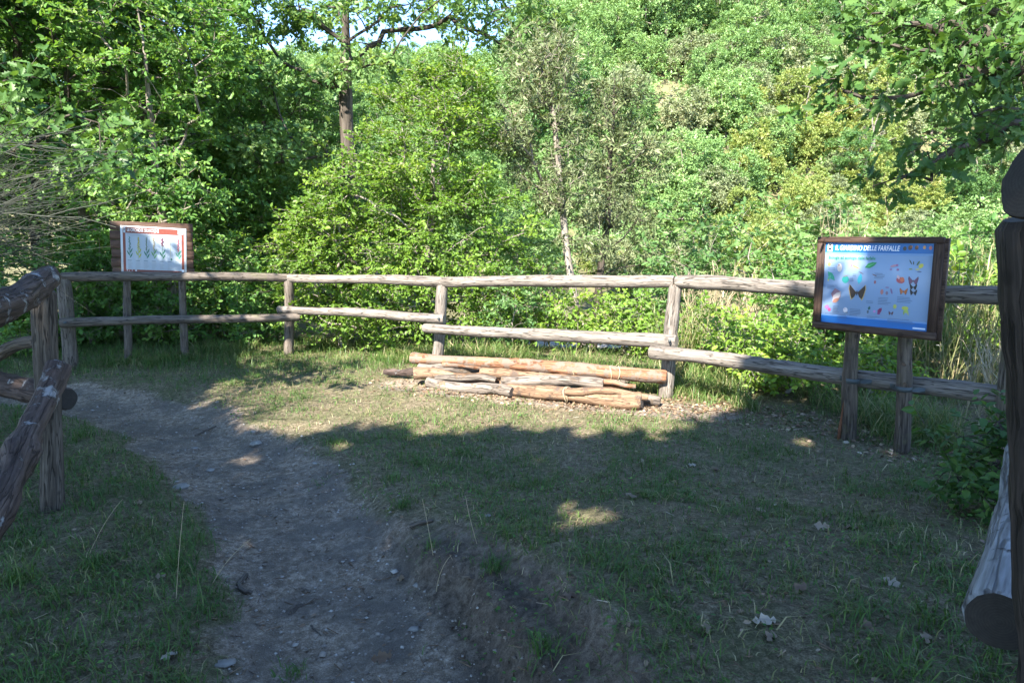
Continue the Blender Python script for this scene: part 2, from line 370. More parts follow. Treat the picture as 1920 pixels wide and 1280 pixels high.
# ------------------------------------------------------------------ round timber
def tube_arrays(pts, rad, sides, rng=None, rough=0.0, caps=True, tilt=0.0):
    pts = np.asarray(pts, float); n = len(pts); rad = np.broadcast_to(np.asarray(rad, float), (n,))
    t = np.gradient(pts, axis=0); t /= np.linalg.norm(t, axis=1, keepdims=True)+1e-9
    avg = t.mean(0); ref = np.eye(3)[np.argmin(np.abs(avg))]
    a = np.cross(t, ref); a /= np.linalg.norm(a, axis=1, keepdims=True)+1e-9; b = np.cross(t, a)
    th = np.linspace(0, 2*np.pi, sides, endpoint=False)
    R = rad[:, None]*np.ones((n, sides))
    L_ = np.concatenate([[0], np.cumsum(np.linalg.norm(np.diff(pts, axis=0), axis=1))])
    if rough and rng is not None:
        ph = rng.random(8)*6.28
        for k, am in ((1, .5), (2, .6), (3, .5), (5, .3)):
            R = R*(1+rough*am*np.sin(k*th[None, :]+ph[k]+L_[:, None]*(2.2+k*1.7)/max(.3, L_[-1])*3)*np.sin(L_[:, None]*5+ph[k-1]))
        R = R*(1+rough*.35*rng.standard_normal((n, sides)))
    ring = pts[:, None, :]+R[..., None]*(np.cos(th)[None, :, None]*a[:, None, :]+np.sin(th)[None, :, None]*b[:, None, :])
    wp = np.stack([R*np.cos(th), R*np.sin(th), np.broadcast_to(L_[:, None], R.shape)], -1)
    V = ring.reshape(-1, 3); W = wp.reshape(-1, 3)
    i = np.arange(n-1)[:, None]*sides; j = np.arange(sides)[None, :]; j2 = (j+1) % sides
    q = np.stack([i+j, i+j2, i+sides+j2, i+sides+j], -1).reshape(-1, 4)
    tri = np.zeros((0, 3), int)
    if caps:
        e0 = len(V)
        V = np.concatenate([V, ring[0], ring[-1], pts[:1], pts[-1:]])
        w0 = wp[0].copy(); w1 = wp[-1].copy(); c = np.array([[0, 0, 0.], [0, 0, L_[-1]]])
        W = np.concatenate([W, w0, w1, c]); c0 = e0+2*sides; c1 = c0+1
        jj = np.arange(sides); jn = (jj+1) % sides
        tri = np.concatenate([np.stack([e0+jn, e0+jj, np.full(sides, c0)], -1), np.stack([e0+sides+jj, e0+sides+jn, np.full(sides, c1)], -1)])
    return V, q, tri, W
def timber(name, p0, p1, r0, r1, mat, cap, seed, parent=None, bend=.02, rough=.05, sides=18, sagz=0.0, origin=None, notch=None):
    rg = np.random.default_rng(seed); p0 = np.asarray(p0, float); p1 = np.asarray(p1, float)
    Ln = np.linalg.norm(p1-p0); n = max(8, int(Ln/.05)); t = np.linspace(0, 1, n)
    pts = p0+(p1-p0)*t[:, None]
    k = rg.normal(0, 1, (3, 3))
    for q_ in range(3): pts = pts+bend*.5*k[q_]*np.sin(np.pi*(q_+1)*t)[:, None]/(q_+1)
    pts[:, 2] -= sagz*4*t*(1-t)
    rad = r0+(r1-r0)*t; rad = rad*(1+rough*.8*np.interp(t, np.linspace(0, 1, 9), rg.normal(0, 1, 9)))
    rad[0] *= .91; rad[-1] *= .91; pts[1] = pts[0]+(pts[1]-pts[0])*.35; pts[-2] = pts[-1]+(pts[-2]-pts[-1])*.35
    V, q, tri, W = tube_arrays(pts, rad, sides, rg, rough)
    o_ = np.asarray(origin if origin is not None else (0, 0, 0), float)
    me = mesh(name, V-o_, [q, tri], [mat, cap], {'wp': W}, [0, 1])
    sm = np.zeros(len(me.polygons), bool); sm[:len(q)] = True; me.polygons.foreach_set('use_smooth', sm)
    return link(name, me, parent)

# ------------------------------------------------------------------ the fence along the back of the clearing
P0 = ground_at(132, 692); P1 = ground_at(541, 664)
P2y = 7.72; P2 = at(815, 690, P2y); P3 = ground_at(1246, 742)
P4 = np.array([3.36, 4.44, 0.0]); P4[2] = float(H(P4[0], P4[1]))
FENCE = thing('wooden_fence', P1, 'weathered round log post and rail fence running along the back of the clearing', 'fence')
def fpost(base, top, r, seed, mat='wood_grey', rt=None):
    b = np.array(base, float); b[2] = float(H(b[0], b[1]))-.25
    return timber('post', b, top, r, rt or r*.93, M[mat], M['cap_tan'], seed, FENCE, bend=.012, origin=P1)
T0 = at(119, 524, P0[1]); T1 = at(541, 526, P1[1]); T2 = at(829, 534, P2y); T3 = at(1267, 534, P3[1])
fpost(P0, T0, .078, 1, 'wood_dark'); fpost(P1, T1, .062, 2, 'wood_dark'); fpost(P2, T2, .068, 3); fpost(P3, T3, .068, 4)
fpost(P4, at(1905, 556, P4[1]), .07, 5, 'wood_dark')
nl = np.array([.38, -.92, 0]) * .0
def rail(a, b, r0, r1, seed, mat, sag=0.0):
    return timber('rail', a, b, r0, r1, M[mat], M['cap_tan'], seed, FENCE, bend=.022, origin=P1, sagz=sag)
up = np.array([0, 0, .03])
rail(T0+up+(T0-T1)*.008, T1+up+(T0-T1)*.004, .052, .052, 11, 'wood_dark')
rail(T1+up, T2+up, .050, .058, 12, 'wood_grey')
rail(T2+up+(T3-T2)*.004, T3+up-(T3-T2)*.006, .058, .062, 13, 'wood_grey')
T4 = at(1960, 556, P4[1]-.06)
rail(T3+up+(T4-T3)*.006, T4+np.array([0, 0, .0]), .062, .062, 14, 'wood_grey')
fo = .115   # the lower rails are spiked to the front of the posts
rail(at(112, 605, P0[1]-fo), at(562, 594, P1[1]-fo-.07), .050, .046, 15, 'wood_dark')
rail(at(522, 580, P1[1]-fo), at(833, 598, P2y-fo), .045, .056, 16, 'wood_grey')
rail(at(796, 615, P2y-fo-.0), at(1269, 640, P3[1]-fo-.02), .056, .064, 17, 'wood_grey')
rail(at(1221, 660, P3[1]-fo+.03), at(1965, 752, P4[1]-fo+.02), .060, .064, 18, 'wood_grey')

for k, (px, py, Y, rr_) in enumerate(((121, 605, P0[1]-fo, .05), (541, 594, P1[1]-fo-.06, .047), (541, 581, P1[1]-fo, .046), (822, 597, P2y-fo, .056), (815, 616, P2y-fo, .056), (1256, 639, P3[1]-fo-.02, .064), (1238, 662, P3[1]-fo+.02, .060))):
    c_ = at(px, py, Y-rr_*1.0); th = np.linspace(0, 2*np.pi, 8, endpoint=False); V = np.array([(c_[0]+.013*math.cos(t_), c_[1]+dy_, c_[2]+.013*math.sin(t_)) for dy_ in (.02, -.006) for t_ in th])-P1
    link('bolt', mesh('bolt', V, [np.array([[i, (i+1) % 8, 8+(i+1) % 8, 8+i] for i in range(8)]), np.array([list(range(8, 16))])], M['metal']), FENCE)
# ------------------------------------------------------------------ near fence at the left edge
NL = drop(onz(90, 945))
LF = thing('wooden_fence', NL, 'rough bark covered log fence on a thick post at the left edge', 'fence')
pl_top = at(82, 545, NL[1]); pb = NL.copy(); pb[2] -= .2
timber('post', pb, pl_top, .062, .058, M['post_left'], M['cap_dark'], 21, LF, bend=.012, origin=NL)
e1 = at(92, 516, NL[1]-.06); s1 = at(0, 556, 2.95); timber('rail', e1, e1+(s1-e1)*3.0, .064, .072, M['bark_log'], M['cap_tan'], 22, LF, bend=.06, rough=.15, origin=NL)
e2 = at(112, 690, NL[1]-.17); s2 = at(-8, 925, 2.62); timber('rail', e2, e2+(s2-e2)*1.5, .057, .066, M['bark_log'], M['cap_tan'], 23, LF, bend=.06, rough=.17, origin=NL)
e3 = at(128, 748, NL[1]+.15); s3 = at(-10, 712, NL[1]+.45); timber('rail', e3, e3+(s3-e3)*2.2, .072, .076, M['bark_log'], M['cap_black'], 24, LF, bend=.03, rough=.08, origin=NL)
e4 = at(70, 640, NL[1]+.13); s4 = at(-10, 664, NL[1]+.35); timber('rail', e4, e4+(s4-e4)*2.2, .035, .045, M['bark_leg'], M['cap_dark'], 25, LF, bend=.03, origin=NL)
lp = e3+(s3-e3)*1.9; lp2 = lp.copy(); lp[2] = float(H(lp[0], lp[1]))-.2; lp2[2] = 1.25; timber('post', lp+np.array([.05, .16, 0]), lp2+np.array([.05, .16, 0]), .075, .07, M['wood_dark'], M['cap_dark'], 26, LF, origin=NL)

# ------------------------------------------------------------------ near fence at the right edge
RP = np.array([1.325, 1.36, 0.0]); RP[2] = float(H(RP[0], RP[1]))
RF = thing('wooden_fence', RP, 'dark thick post with sawn logs fixed to it at the right edge', 'fence')
rt = at(1980, 402, 1.36); timber('post', RP-np.array([0, 0, .2]), rt, .092, .098, M['post_near'], M['cap_black'], 31, RF, bend=.006, origin=RP)
e5 = at(1926, 335, 1.30); timber('rail', e5+np.array([.0, -.0, 0]), e5+np.array([.9, .12, -.02]), .075, .08, M['post_near'], M['cap_black'], 32, RF, bend=.02, rough=.14, origin=RP)
e6 = at(1874, 1165, 1.58); s6 = at(1918, 893, 2.75); timber('rail', e6, e6+(s6-e6)*1.5, .081, .081, M['rail_near'], M['cap_black'], 33, RF, bend=.03, rough=.05, sides=24, origin=RP)

fe = e6+(s6-e6)*1.42+np.array([.135, -.05, 0]); fb = fe.copy(); fb[2] = float(H(fb[0], fb[1]))-.2; fe[2] = 1.15
timber('post', fb, fe, .066, .062, M['post_near'], M['cap_black'], 34, RF, bend=.01, origin=RP)
# ------------------------------------------------------------------ information signs
FLAT = {}
def ink(rgb, rough=.35):
    k = tuple(round(c, 3) for c in rgb)
    if k not in FLAT: FLAT[k] = plain('print_%d' % len(FLAT), rgb, rough, spec=.4)
    return FLAT[k]
def plane_frame(o, ux):
    """matrix with x along ux (horizontal-ish), y up in the panel, z towards the viewer"""
    x = np.asarray(ux, float); x /= np.linalg.norm(x); z = np.cross(x, [0, 0, 1.0]); z /= np.linalg.norm(z)
    if z[1] > 0: z = -z
    y = np.cross(z, x)
    return Matrix(((x[0], y[0], z[0], o[0]), (x[1], y[1], z[1], o[1]), (x[2], y[2], z[2], o[2]), (0, 0, 0, 1)))
def box_me(name, x0, x1, y0, y1, z0, z1, mat, along='x', bev=.003):
    b = bev
    V = []; 
    for (xa, xb, ya, yb, z) in ((x0, x1, y0, y1, z0), (x0, x1, y0, y1, z1-b), (x0+b, x1-b, y0+b, y1-b, z1)):
        V += [(xa, ya, z), (xb, ya, z), (xb, yb, z), (xa, yb, z)]
    V = np.array(V); q = [[3, 2, 1, 0], [8, 9, 10, 11]]
    for k in (0, 4):
        for i in range(4): q.append([k+i, k+(i+1) % 4, k+4+(i+1) % 4, k+4+i])
    W = V[:, [1, 2, 0]] if along == 'x' else V[:, [0, 2, 1]]
    return mesh(name, V, [np.array(q)], mat, {'wp': W})
def polys_me(name, polys, z):
    """flat printed shapes: list of (points, rgb)"""
    mats = []; V = []; groups = []; mi = []
    for k, (pts, rgb) in enumerate(polys):
        m = ink(rgb)
        if m not in mats: mats.append(m)
        s = len(V); V += [(x, y, z+.00035*k) for x, y in pts]
        groups.append(np.arange(s, s+len(pts))[None, :]); mi.append(mats.index(m))
    return mesh(name, np.array(V), groups, mats, None, mi)
def rect(x0, y0, x1, y1): return [(x0, y0), (x1, y0), (x1, y1), (x0, y1)]
def ell(cx, cy, rx, ry, a=0, n=12):
    c, s = math.cos(a), math.sin(a)
    return [(cx+c*rx*math.cos(t)-s*ry*math.sin(t), cy+s*rx*math.cos(t)+c*ry*math.sin(t)) for t in [6.2832*i/n for i in range(n)]]
def leafp(x0, y0, x1, y1, w):
    dx, dy = x1-x0, y1-y0; L_ = math.hypot(dx, dy); nx_, ny_ = -dy/L_*w, dx/L_*w
    return [(x0, y0), (x0+dx*.35-nx_, y0+dy*.35-ny_), (x0+dx*.7-nx_*.8, y0+dy*.7-ny_*.8), (x1, y1), (x0+dx*.7+nx_*.8, y0+dy*.7+ny_*.8), (x0+dx*.35+nx_, y0+dy*.35+ny_)]
def lettering(name, body, size, x, y, z, rgb, parent, width=None, shear=0.0):
    cu = bpy.data.curves.new(name, 'FONT'); cu.body = body; cu.size = size; cu.shear = shear; cu.offset = size*.012
    tmp = bpy.data.objects.new(name, cu); COL.objects.link(tmp)
    bpy.context.view_layer.update()
    me = bpy.data.meshes.new_from_object(tmp.evaluated_get(bpy.context.evaluated_depsgraph_get()))
    bpy.data.objects.remove(tmp); bpy.data.curves.remove(cu)
    co = np.zeros(len(me.vertices)*3); me.vertices.foreach_get('co', co); co = co.reshape(-1, 3)
    if width: co[:, 0] *= width/(co[:, 0].max()-min(0, co[:, 0].min()))
    co += np.array([x, y, z]); me.vertices.foreach_set('co', co.ravel()); me.materials.clear(); me.materials.append(ink(rgb)); me.update()
    return link(name, me, parent)
def panel_fit(corners_px, A, B, off):
    """vertical plane through ground points A, B moved off metres towards the viewer; returns origin (bottom left), matrix, w, h"""
    A = np.array(A, float); B = np.array(B, float); A[2] = B[2] = 0
    d = (B-A)/np.linalg.norm(B-A); nrm = np.cross(d, [0, 0, 1.0])
    if nrm[1] > 0: nrm = -nrm
    A = A+nrm*off; C = []
    for p in corners_px:
        r_ = ray(*p); t = ((A-np.array([0, 0, CAMZ]))@nrm)/(r_@nrm); C.append(np.array([0, 0, CAMZ])+r_*t)
    TL, TR, BR, BL = C
    u_ = ((TR-TL)+(BR-BL))/2; v_ = ((TL-BL)+(TR-BR))/2; c_ = sum(C)/4
    w_ = np.linalg.norm(u_); h_ = np.linalg.norm(v_); u_ = u_/w_
    mat = plane_frame(c_, u_)
    return mat, w_, h_

# --- butterfly sign on the right
A = drop(onz(1590, 822)); B = drop(onz(1690, 845))
mat, pw, ph = panel_fit([(1538, 442), (1776, 446), (1752, 634), (1522, 614)], A, B, .10)
SR = thing('information_sign', (A+B)/2, 'framed blue butterfly information sign on two bark covered legs, in front of fence', 'sign')
inv = SR.matrix_basis.copy(); 
def onpanel(o, root_loc, m): o.matrix_local = Matrix.Translation(-Vector(root_loc)) @ m; return o
sr_loc = (A+B)/2; SR.location = sr_loc
hw, hh = pw/2, ph/2; fw = .058
onpanel(link('backing_board', box_me('backing_board', -hw+.01, hw+.02, -hh-.012, hh-.01, -.045, -.010, M['board']), SR), sr_loc, mat)
onpanel(link('frame_board', box_me('frame_board', -hw, hw, hh-fw*.75, hh, -.008, .022, M['board']), SR), sr_loc, mat)
onpanel(link('frame_board', box_me('frame_board', -hw, hw, -hh, -hh+fw*.8, -.008, .022, M['board']), SR), sr_loc, mat)
onpanel(link('frame_board', box_me('frame_board', -hw, -hw+fw, -hh+fw*.8+.002, hh-fw*.75-.002, -.008, .018, M['board'], 'y'), SR), sr_loc, mat)
onpanel(link('frame_board', box_me('frame_board', hw-fw, hw, -hh+fw*.8+.002, hh-fw*.75-.002, -.008, .018, M['board'], 'y'), SR), sr_loc, mat)
x0, x1, y0, y1 = -hw+fw*.9, hw-fw*.9, -hh+fw*.7, hh-fw*.65
poster = onpanel(link('poster', box_me('poster', x0, x1, y0, y1, -.008, .0, ink((.25, .36, .56), .3), bev=.0005), SR), sr_loc, mat)
W_, H_ = x1-x0, y1-y0
def PX(u): return x0+u*W_
def PY(v): return y1-v*H_
BLUE = (.015, .14, .45); PALE = (.50, .64, .84)
bands = [(rect(PX(0.001), PY(.125), PX(.999), PY(.001)), BLUE), (rect(PX(.001), PY(.999), PX(.999), PY(.905)), BLUE), (rect(PX(.001), PY(.15), PX(.999), PY(.126)), (.17, .32, .60)),
         (rect(PX(.001), PY(.905), PX(.999), PY(.885)), (.17, .32, .60))]
for q_ in bands: link('colour_band', polys_me('colour_band', [q_], .0015), poster)
link('logo', polys_me('logo', [(rect(PX(.03), PY(.115), PX(.078), PY(.02)), (.85, .88, .9)), (ell(PX(.054), PY(.05), W_*.014, H_*.022), (.02, .02, .03)), (ell(PX(.054), PY(.085), W_*.016, H_*.018), (.02, .02, .03)), (ell(PX(.054), PY(.058), W_*.008, H_*.012), (.8, .8, .8)), (ell(PX(.045), PY(.03), W_*.005, H_*.01), (.02, .02, .03)), (ell(PX(.063), PY(.03), W_*.005, H_*.01), (.02, .02, .03))], .003), poster)
lettering('title_lettering', 'IL GIARDINO DELLE FARFALLE', .05, PX(.105), PY(.098), .004, (.85, .90, .95), poster, W_*.60, .15)
lettering('subtitle_lettering', 'Biologia ed ecologia delle farfalle', .03, PX(.045), PY(.205), .004, (.02, .28, .12), poster, W_*.45)
def butterfly(cx, cy, s, c1, c2, body=(.05, .03, .02)):
    out = []
    for k in (-1, 1):
        out += [([(cx+k*.06*s, cy), (cx+k*.9*s, cy+.95*s), (cx+k*.98*s, cy+.45*s), (cx+k*.8*s, cy-.35*s), (cx+k*.62*s, cy-.9*s), (cx+k*.3*s, cy-.55*s)], c2),
                ([(cx+k*.06*s, cy), (cx+k*.87*s, cy+.89*s), (cx+k*.90*s, cy+.38*s), (cx+k*.73*s, cy-.32*s), (cx+k*.56*s, cy-.74*s), (cx+k*.28*s, cy-.5*s)], c1)]
    out.append((ell(cx, cy-.05*s, .07*s, .3*s), body)); return out
BR = (.05, .032, .025); OR = (.55, .22, .08)
def pic(name, polys, each=False):
    for grp in ([[q_] for q_ in polys] if each else [polys]): link(name, polys_me(name, grp, .0016), poster)
pic('butterfly_picture', butterfly(PX(.345), PY(.60), W_*.085, BR, (.62, .42, .15)))
pic('butterfly_picture', [(leafp(PX(.13), PY(.56), PX(.16), PY(.72), W_*.05), (.30, .16, .20)), (leafp(PX(.11), PY(.72), PX(.19), PY(.60), W_*.03), (.60, .50, .48)), (leafp(PX(.11), PY(.74), PX(.18), PY(.68), W_*.02), (.42, .20, .14))])
pic('leaf_picture', [(leafp(PX(.40), PY(.30), PX(.51), PY(.235), W_*.024), (.03, .27, .10)), (leafp(PX(.41), PY(.295), PX(.50), PY(.24), W_*.004), (.10, .45, .18))])
pic('leaf_picture', [(leafp(PX(.045), PY(.36), PX(.12), PY(.47), W_*.024), (.04, .32, .22)), (leafp(PX(.05), PY(.47), PX(.08), PY(.40), W_*.012), (.12, .45, .28)), (rect(PX(.05), PY(.48), PX(.06), PY(.455)), (.60, .55, .12))])
pic('chrysalis_picture', [(ell(PX(.225), PY(.45), W_*.034, H_*.045), (.04, .36, .33)), (leafp(PX(.20), PY(.42), PX(.255), PY(.40), W_*.004), (.3, .2, .15))])
pic('chrysalis_picture', [(leafp(PX(.355), PY(.50), PX(.37), PY(.37), W_*.022), (.06, .42, .55)), (leafp(PX(.34), PY(.345), PX(.40), PY(.38), W_*.003), (.2, .12, .1))])
pic('egg_picture', [(ell(PX(.055), PY(.27), W_*.018, H_*.026), (.62, .40, .14))])
pic('egg_picture', [(ell(PX(.16), PY(.31), W_*.024, H_*.05), (.80, .68, .62)), (ell(PX(.152), PY(.28), W_*.006, H_*.012), (.3, .12, .1))])
pic('caterpillar_picture', [(leafp(PX(.27), PY(.27), PX(.36), PY(.32), W_*.010), (.45, .30, .14)), (leafp(PX(.28), PY(.26), PX(.265), PY(.30), W_*.006), (.25, .15, .25))])
pic('twig_picture', [(leafp(PX(.47), PY(.37), PX(.525), PY(.40), W_*.004), (.22, .10, .08)), (ell(PX(.505), PY(.465), W_*.010, H_*.02), (.40, .12, .12))], True)
pic('caterpillar_picture', [(ell(PX(.66), PY(.27), W_*.03, H_*.012, .3), (.55, .28, .35)), (ell(PX(.69), PY(.26), W_*.012, H_*.012), (.40, .15, .3)), (ell(PX(.70), PY(.31), W_*.012, H_*.014), (.30, .15, .3)), (ell(PX(.64), PY(.31), W_*.012, H_*.010), (.35, .2, .4))])
pic('flower_picture', [(ell(PX(.73), PY(.43), W_*.038, H_*.035, -.3), (.45, .10, .13)), (ell(PX(.745), PY(.42), W_*.018, H_*.028), (.65, .18, .10)), (leafp(PX(.70), PY(.37), PX(.72), PY(.42), W_*.012), (.65, .45, .5))])
pic('butterfly_picture', butterfly(PX(.84), PY(.43), W_*.045, (.20, .10, .17), (.06, .04, .06)))
pic('butterfly_picture', butterfly(PX(.845), PY(.50), W_*.032, (.03, .03, .03), (.05, .04, .04)))
pic('butterfly_picture', butterfly(PX(.85), PY(.56), W_*.032, (.03, .03, .04), (.06, .05, .05)))
pic('butterfly_picture', butterfly(PX(.765), PY(.555), W_*.036, (.50, .16, .06), (.07, .04, .03)))
pic('caterpillar_picture', [(ell(PX(.805), PY(.22), W_*.005, H_*.03, .5), (.08, .1, .08)), (ell(PX(.83), PY(.23), W_*.005, H_*.02), (.08, .1, .08)), (ell(PX(.87), PY(.23), W_*.006, H_*.03, -.5), (.12, .2, .06)), (ell(PX(.895), PY(.26), W_*.018, H_*.03, -.7), (.60, .55, .10)), (ell(PX(.87), PY(.30), W_*.02, H_*.008), (.60, .52, .12)), (ell(PX(.81), PY(.30), W_*.016, H_*.008), (.3, .35, .12)), (ell(PX(.885), PY(.325), W_*.02, H_*.006), (.1, .12, .2))])
pic('chrysalis_picture', [(ell(PX(.575), PY(.575), W_*.014, H_*.032), (.45, .2, .2)), (ell(PX(.62), PY(.585), W_*.012, H_*.022), (.25, .18, .25)), (ell(PX(.66), PY(.56), W_*.008, H_*.035, .3), (.22, .15, .3)), (ell(PX(.62), PY(.52), W_*.018, H_*.010), (.25, .2, .35))])
pic('flower_picture', [(leafp(PX(.055), PY(.83), PX(.065), PY(.77), W_*.025), (.25, .12, .40)), (ell(PX(.085), PY(.83), W_*.016, H_*.022), (.40, .06, .18))])
pic('egg_picture', [(ell(PX(.245), PY(.82), W_*.022, H_*.03), (.72, .66, .68)), (ell(PX(.24), PY(.805), W_*.004, H_*.006), (.4, .1, .15)), (ell(PX(.26), PY(.85), W_*.015, H_*.006), (.2, .2, .25))])
pic('flower_picture', [(leafp(PX(.465), PY(.80), PX(.475), PY(.75), W_*.012), (.03, .12, .12)), (ell(PX(.46), PY(.82), W_*.010, H_*.02), (.10, .14, .2)), (ell(PX(.52), PY(.81), W_*.012, H_*.016), (.50, .25, .55)), (leafp(PX(.55), PY(.83), PX(.585), PY(.76), W_*.018), (.22, .04, .12)), (ell(PX(.56), PY(.83), W_*.015, H_*.012), (.25, .05, .2))], True)
pic('butterfly_picture', butterfly(PX(.67), PY(.815), W_*.022, (.12, .06, .08), (.16, .09, .1)))
pic('flower_picture', [(ell(PX(.70), PY(.735), W_*.016, H_*.026), (.45, .48, .12)), (ell(PX(.79), PY(.745), W_*.03, H_*.022), (.52, .55, .10)), (ell(PX(.80), PY(.78), W_*.022, H_*.02), (.40, .50, .15)), (leafp(PX(.78), PY(.77), PX(.785), PY(.83), W_*.006), (.3, .4, .12)), (leafp(PX(.81), PY(.77), PX(.825), PY(.83), W_*.006), (.45, .5, .12))], True)
pic('animal_picture', [(ell(PX(.745), PY(.07), W_*.016, H_*.025), (.05, .05, .05)), (ell(PX(.79), PY(.06), W_*.018, H_*.028), (.10, .06, .05)), (ell(PX(.80), PY(.05), W_*.010, H_*.016), (.55, .22, .10)), (ell(PX(.845), PY(.06), W_*.016, H_*.024), (.12, .07, .06)), (ell(PX(.85), PY(.05), W_*.010, H_*.014), (.60, .25, .08)), (ell(PX(.91), PY(.055), W_*.013, H_*.02), (.55, .28, .10)), (ell(PX(.96), PY(.06), W_*.013, H_*.022), (.50, .15, .12))], True)
rg = random.Random(4); lines = []
for (u0, u1, v0, n_) in ((.045, .12, .315, 2), (.05, .13, .53, 3), (.12, .19, .78, 6), (.29, .40, .80, 5), (.44, .53, .69, 2), (.50, .60, .36, 4), (.55, .67, .64, 5), (.72, .86, .62, 4), (.46, .58, .87, 2), (.65, .92, .875, 3), (.05, .16, .87, 2), (.27, .32, .42, 3), (.30, .34, .38, 2), (.18, .28, .88, 3)):
    for k in range(n_):
        lines.append((rect(PX(u0), PY(v0+.018*k+.005), PX(u1-(u1-u0)*rg.random()*.35), PY(v0+.018*k)), (.10, .15, .24)))
tag(link('text_line', polys_me('text_line', lines, .0015), poster), kind='stuff')
link('footer_mark', polys_me('footer_mark', [(rect(PX(.87), PY(.972), PX(.975), PY(.955)), (.62, .72, .84))], .003), poster)
# legs and straps
railL0, railL1 = at(1221, 660, P3[1]-fo+.03), at(1965, 752, P4[1]-fo+.02)
def legs(base, toppx, r, seed, root, rl, mtop, cap='cap_tan', m='bark_leg'):
    b = base.copy(); b[2] -= .25
    return timber('leg', b, mtop, r*1.15, r*.92, M[m], M[cap], seed, root, bend=.02, rough=.06, origin=rl)
ta = np.array(mat @ Vector((-hw*.36, hh*.4, -.10))); tb = np.array(mat @ Vector((hw*.42, hh*.4, -.10)))
legs(A, None, .050, 41, SR, sr_loc, ta); legs(B, None, .046, 42, SR, sr_loc, tb)
pl = []
for t_, wd_ in ((.30, .004), (.22, .010), (.14, .016), (.06, .020), (-.005, .012)):
    c_ = A+(ta-A)*t_+np.array([-.052-.028*(1-max(t_, 0)/.3)**2, -.02, 0]); pl += [c_+np.array([-wd_, -.004, 0]), c_+np.array([wd_, .006, 0])]
pl = np.array(pl)-sr_loc; pl = np.concatenate([pl, pl+np.array([.0, .006, .002])])
fq = [[2*i, 2*i+1, 2*i+3, 2*i+2] for i in range(4)]+[[10+2*i, 12+2*i, 13+2*i, 11+2*i] for i in range(4)]+[[2*i, 2*i+2, 12+2*i, 10+2*i] for i in range(4)]+[[2*i+1, 11+2*i, 13+2*i, 2*i+3] for i in range(4)]
tag(link('bark_peel', mesh('bark_peel', pl, [np.array(fq)], plain('reddish_bark_peel', (.17, .07, .035), .85)), SR), 'reddish strip of bark peeling off the left leg')
def strap(name, p, axis_dir, r, root, rl):
    th = np.linspace(math.pi*.95, math.pi*2.05, 14); V = []; 
    ax = np.array([axis_dir[0], axis_dir[1], 0]); ax /= np.linalg.norm(ax); nr = np.cross(ax, [0, 0, 1.0]); nr = nr if nr[1] < 0 else -nr
    prof = [p - ax*(r+.035)+nr*-.02] + [p+ax*r*math.cos(t)+nr*(-r*math.sin(t)) for t in th] + [p+ax*(r+.075)+nr*-.02]
    for q_ in prof:
        for z in (-.018, .018): V.append(q_+np.array([0, 0, z]))
    V = np.array(V); n_ = len(prof); V2_ = V.copy()
    c_ = p; dirs = V-c_; dirs[:, 2] = 0; dirs /= np.linalg.norm(dirs, axis=1, keepdims=True); V2_ = V+nr*.004
    q = []
    for i in range(n_-1):
        a_ = 2*i; q += [[a_, a_+2, a_+3, a_+1], [a_+2*n_, a_+1+2*n_, a_+3+2*n_, a_+2+2*n_], [a_, a_+2*n_, a_+2+2*n_, a_+2], [a_+1, a_+3, a_+3+2*n_, a_+1+2*n_]]
    link(name, mesh(name, np.concatenate([V, V2_])-rl, [np.array(q)], M['metal']), root)
for base, top in ((A, ta), (B, tb)):
    t = .62; pp = np.array([base[0]+(top[0]-base[0])*.5, base[1]+(top[1]-base[1])*.5, base[2]+(top[2]-base[2])*.5])
    zz_ = np.interp(pp[0], [railL0[0], railL1[0]], [railL0[2], railL1[2]])
    k = (zz_-base[2])/(top[2]-base[2]); pp = base+(top-base)*k
    strap('strap', pp, railL1-railL0, .056, SR, sr_loc)

# --- orchid sign on the left
A = drop(onz(238, 684)); B = drop(onz(346, 679)); A[1] += .22; B[1] += .26; A = drop(A*np.array([A[1]/(A[1]-.22), 1, 1])); B = drop(B*np.array([B[1]/(B[1]-.26), 1, 1]))
mat, pw, ph = panel_fit([(205, 412), (360, 420), (365, 519), (211, 519)], A, B, .06)
SL = thing('information_sign', (A+B)/2, 'brown plank sign with a white orchid poster behind the left fence', 'sign'); sl_loc = (A+B)/2
hw, hh = pw/2, ph/2; npk = 6
for k in range(npk):
    ya = -hh+2*hh*k/npk; yb = -hh+2*hh*(k+1)/npk-.005
    j = random.Random(k).uniform(-.006, .006)
    onpanel(link('plank', box_me('plank', -hw+j, hw+j, ya, yb, -.02, .012+abs(j)*.3, M['board2'], bev=.004), SL), sl_loc, mat)
mat_p = mat @ Matrix.Rotation(math.radians(-1.2), 4, 'Z')
x0, x1, y0, y1 = -hw*.76, hw*.83, -hh*.86, hh*.82
poster = onpanel(link('poster', box_me('poster', x0, x1, y0, y1, .014, .020, ink((.50, .53, .55), .35), bev=.001), SL), sl_loc, mat_p)
W_, H_ = x1-x0, y1-y0; RB = (.20, .055, .040); zt = .0205
link('border_band', polys_me('border_band', [(rect(PX(.035), PY(.985), PX(.965), PY(.03)), RB), (rect(PX(.075), PY(.935), PX(.925), PY(.155)), (.38, .44, .50)), (rect(PX(.045), PY(.15), PX(.075), PY(.04)), (.42, .47, .51)), (rect(PX(.87), PY(.135), PX(.955), PY(.035)), (.42, .47, .51)), (rect(PX(.925), PY(.98), PX(.96), PY(.90)), (.6, .66, .7))], zt), poster)
lettering('title_lettering', 'LE ORCHIDEE SELVATICHE', .05, PX(.10), PY(.118), zt+.003, (.78, .78, .78), poster, W_*.48)
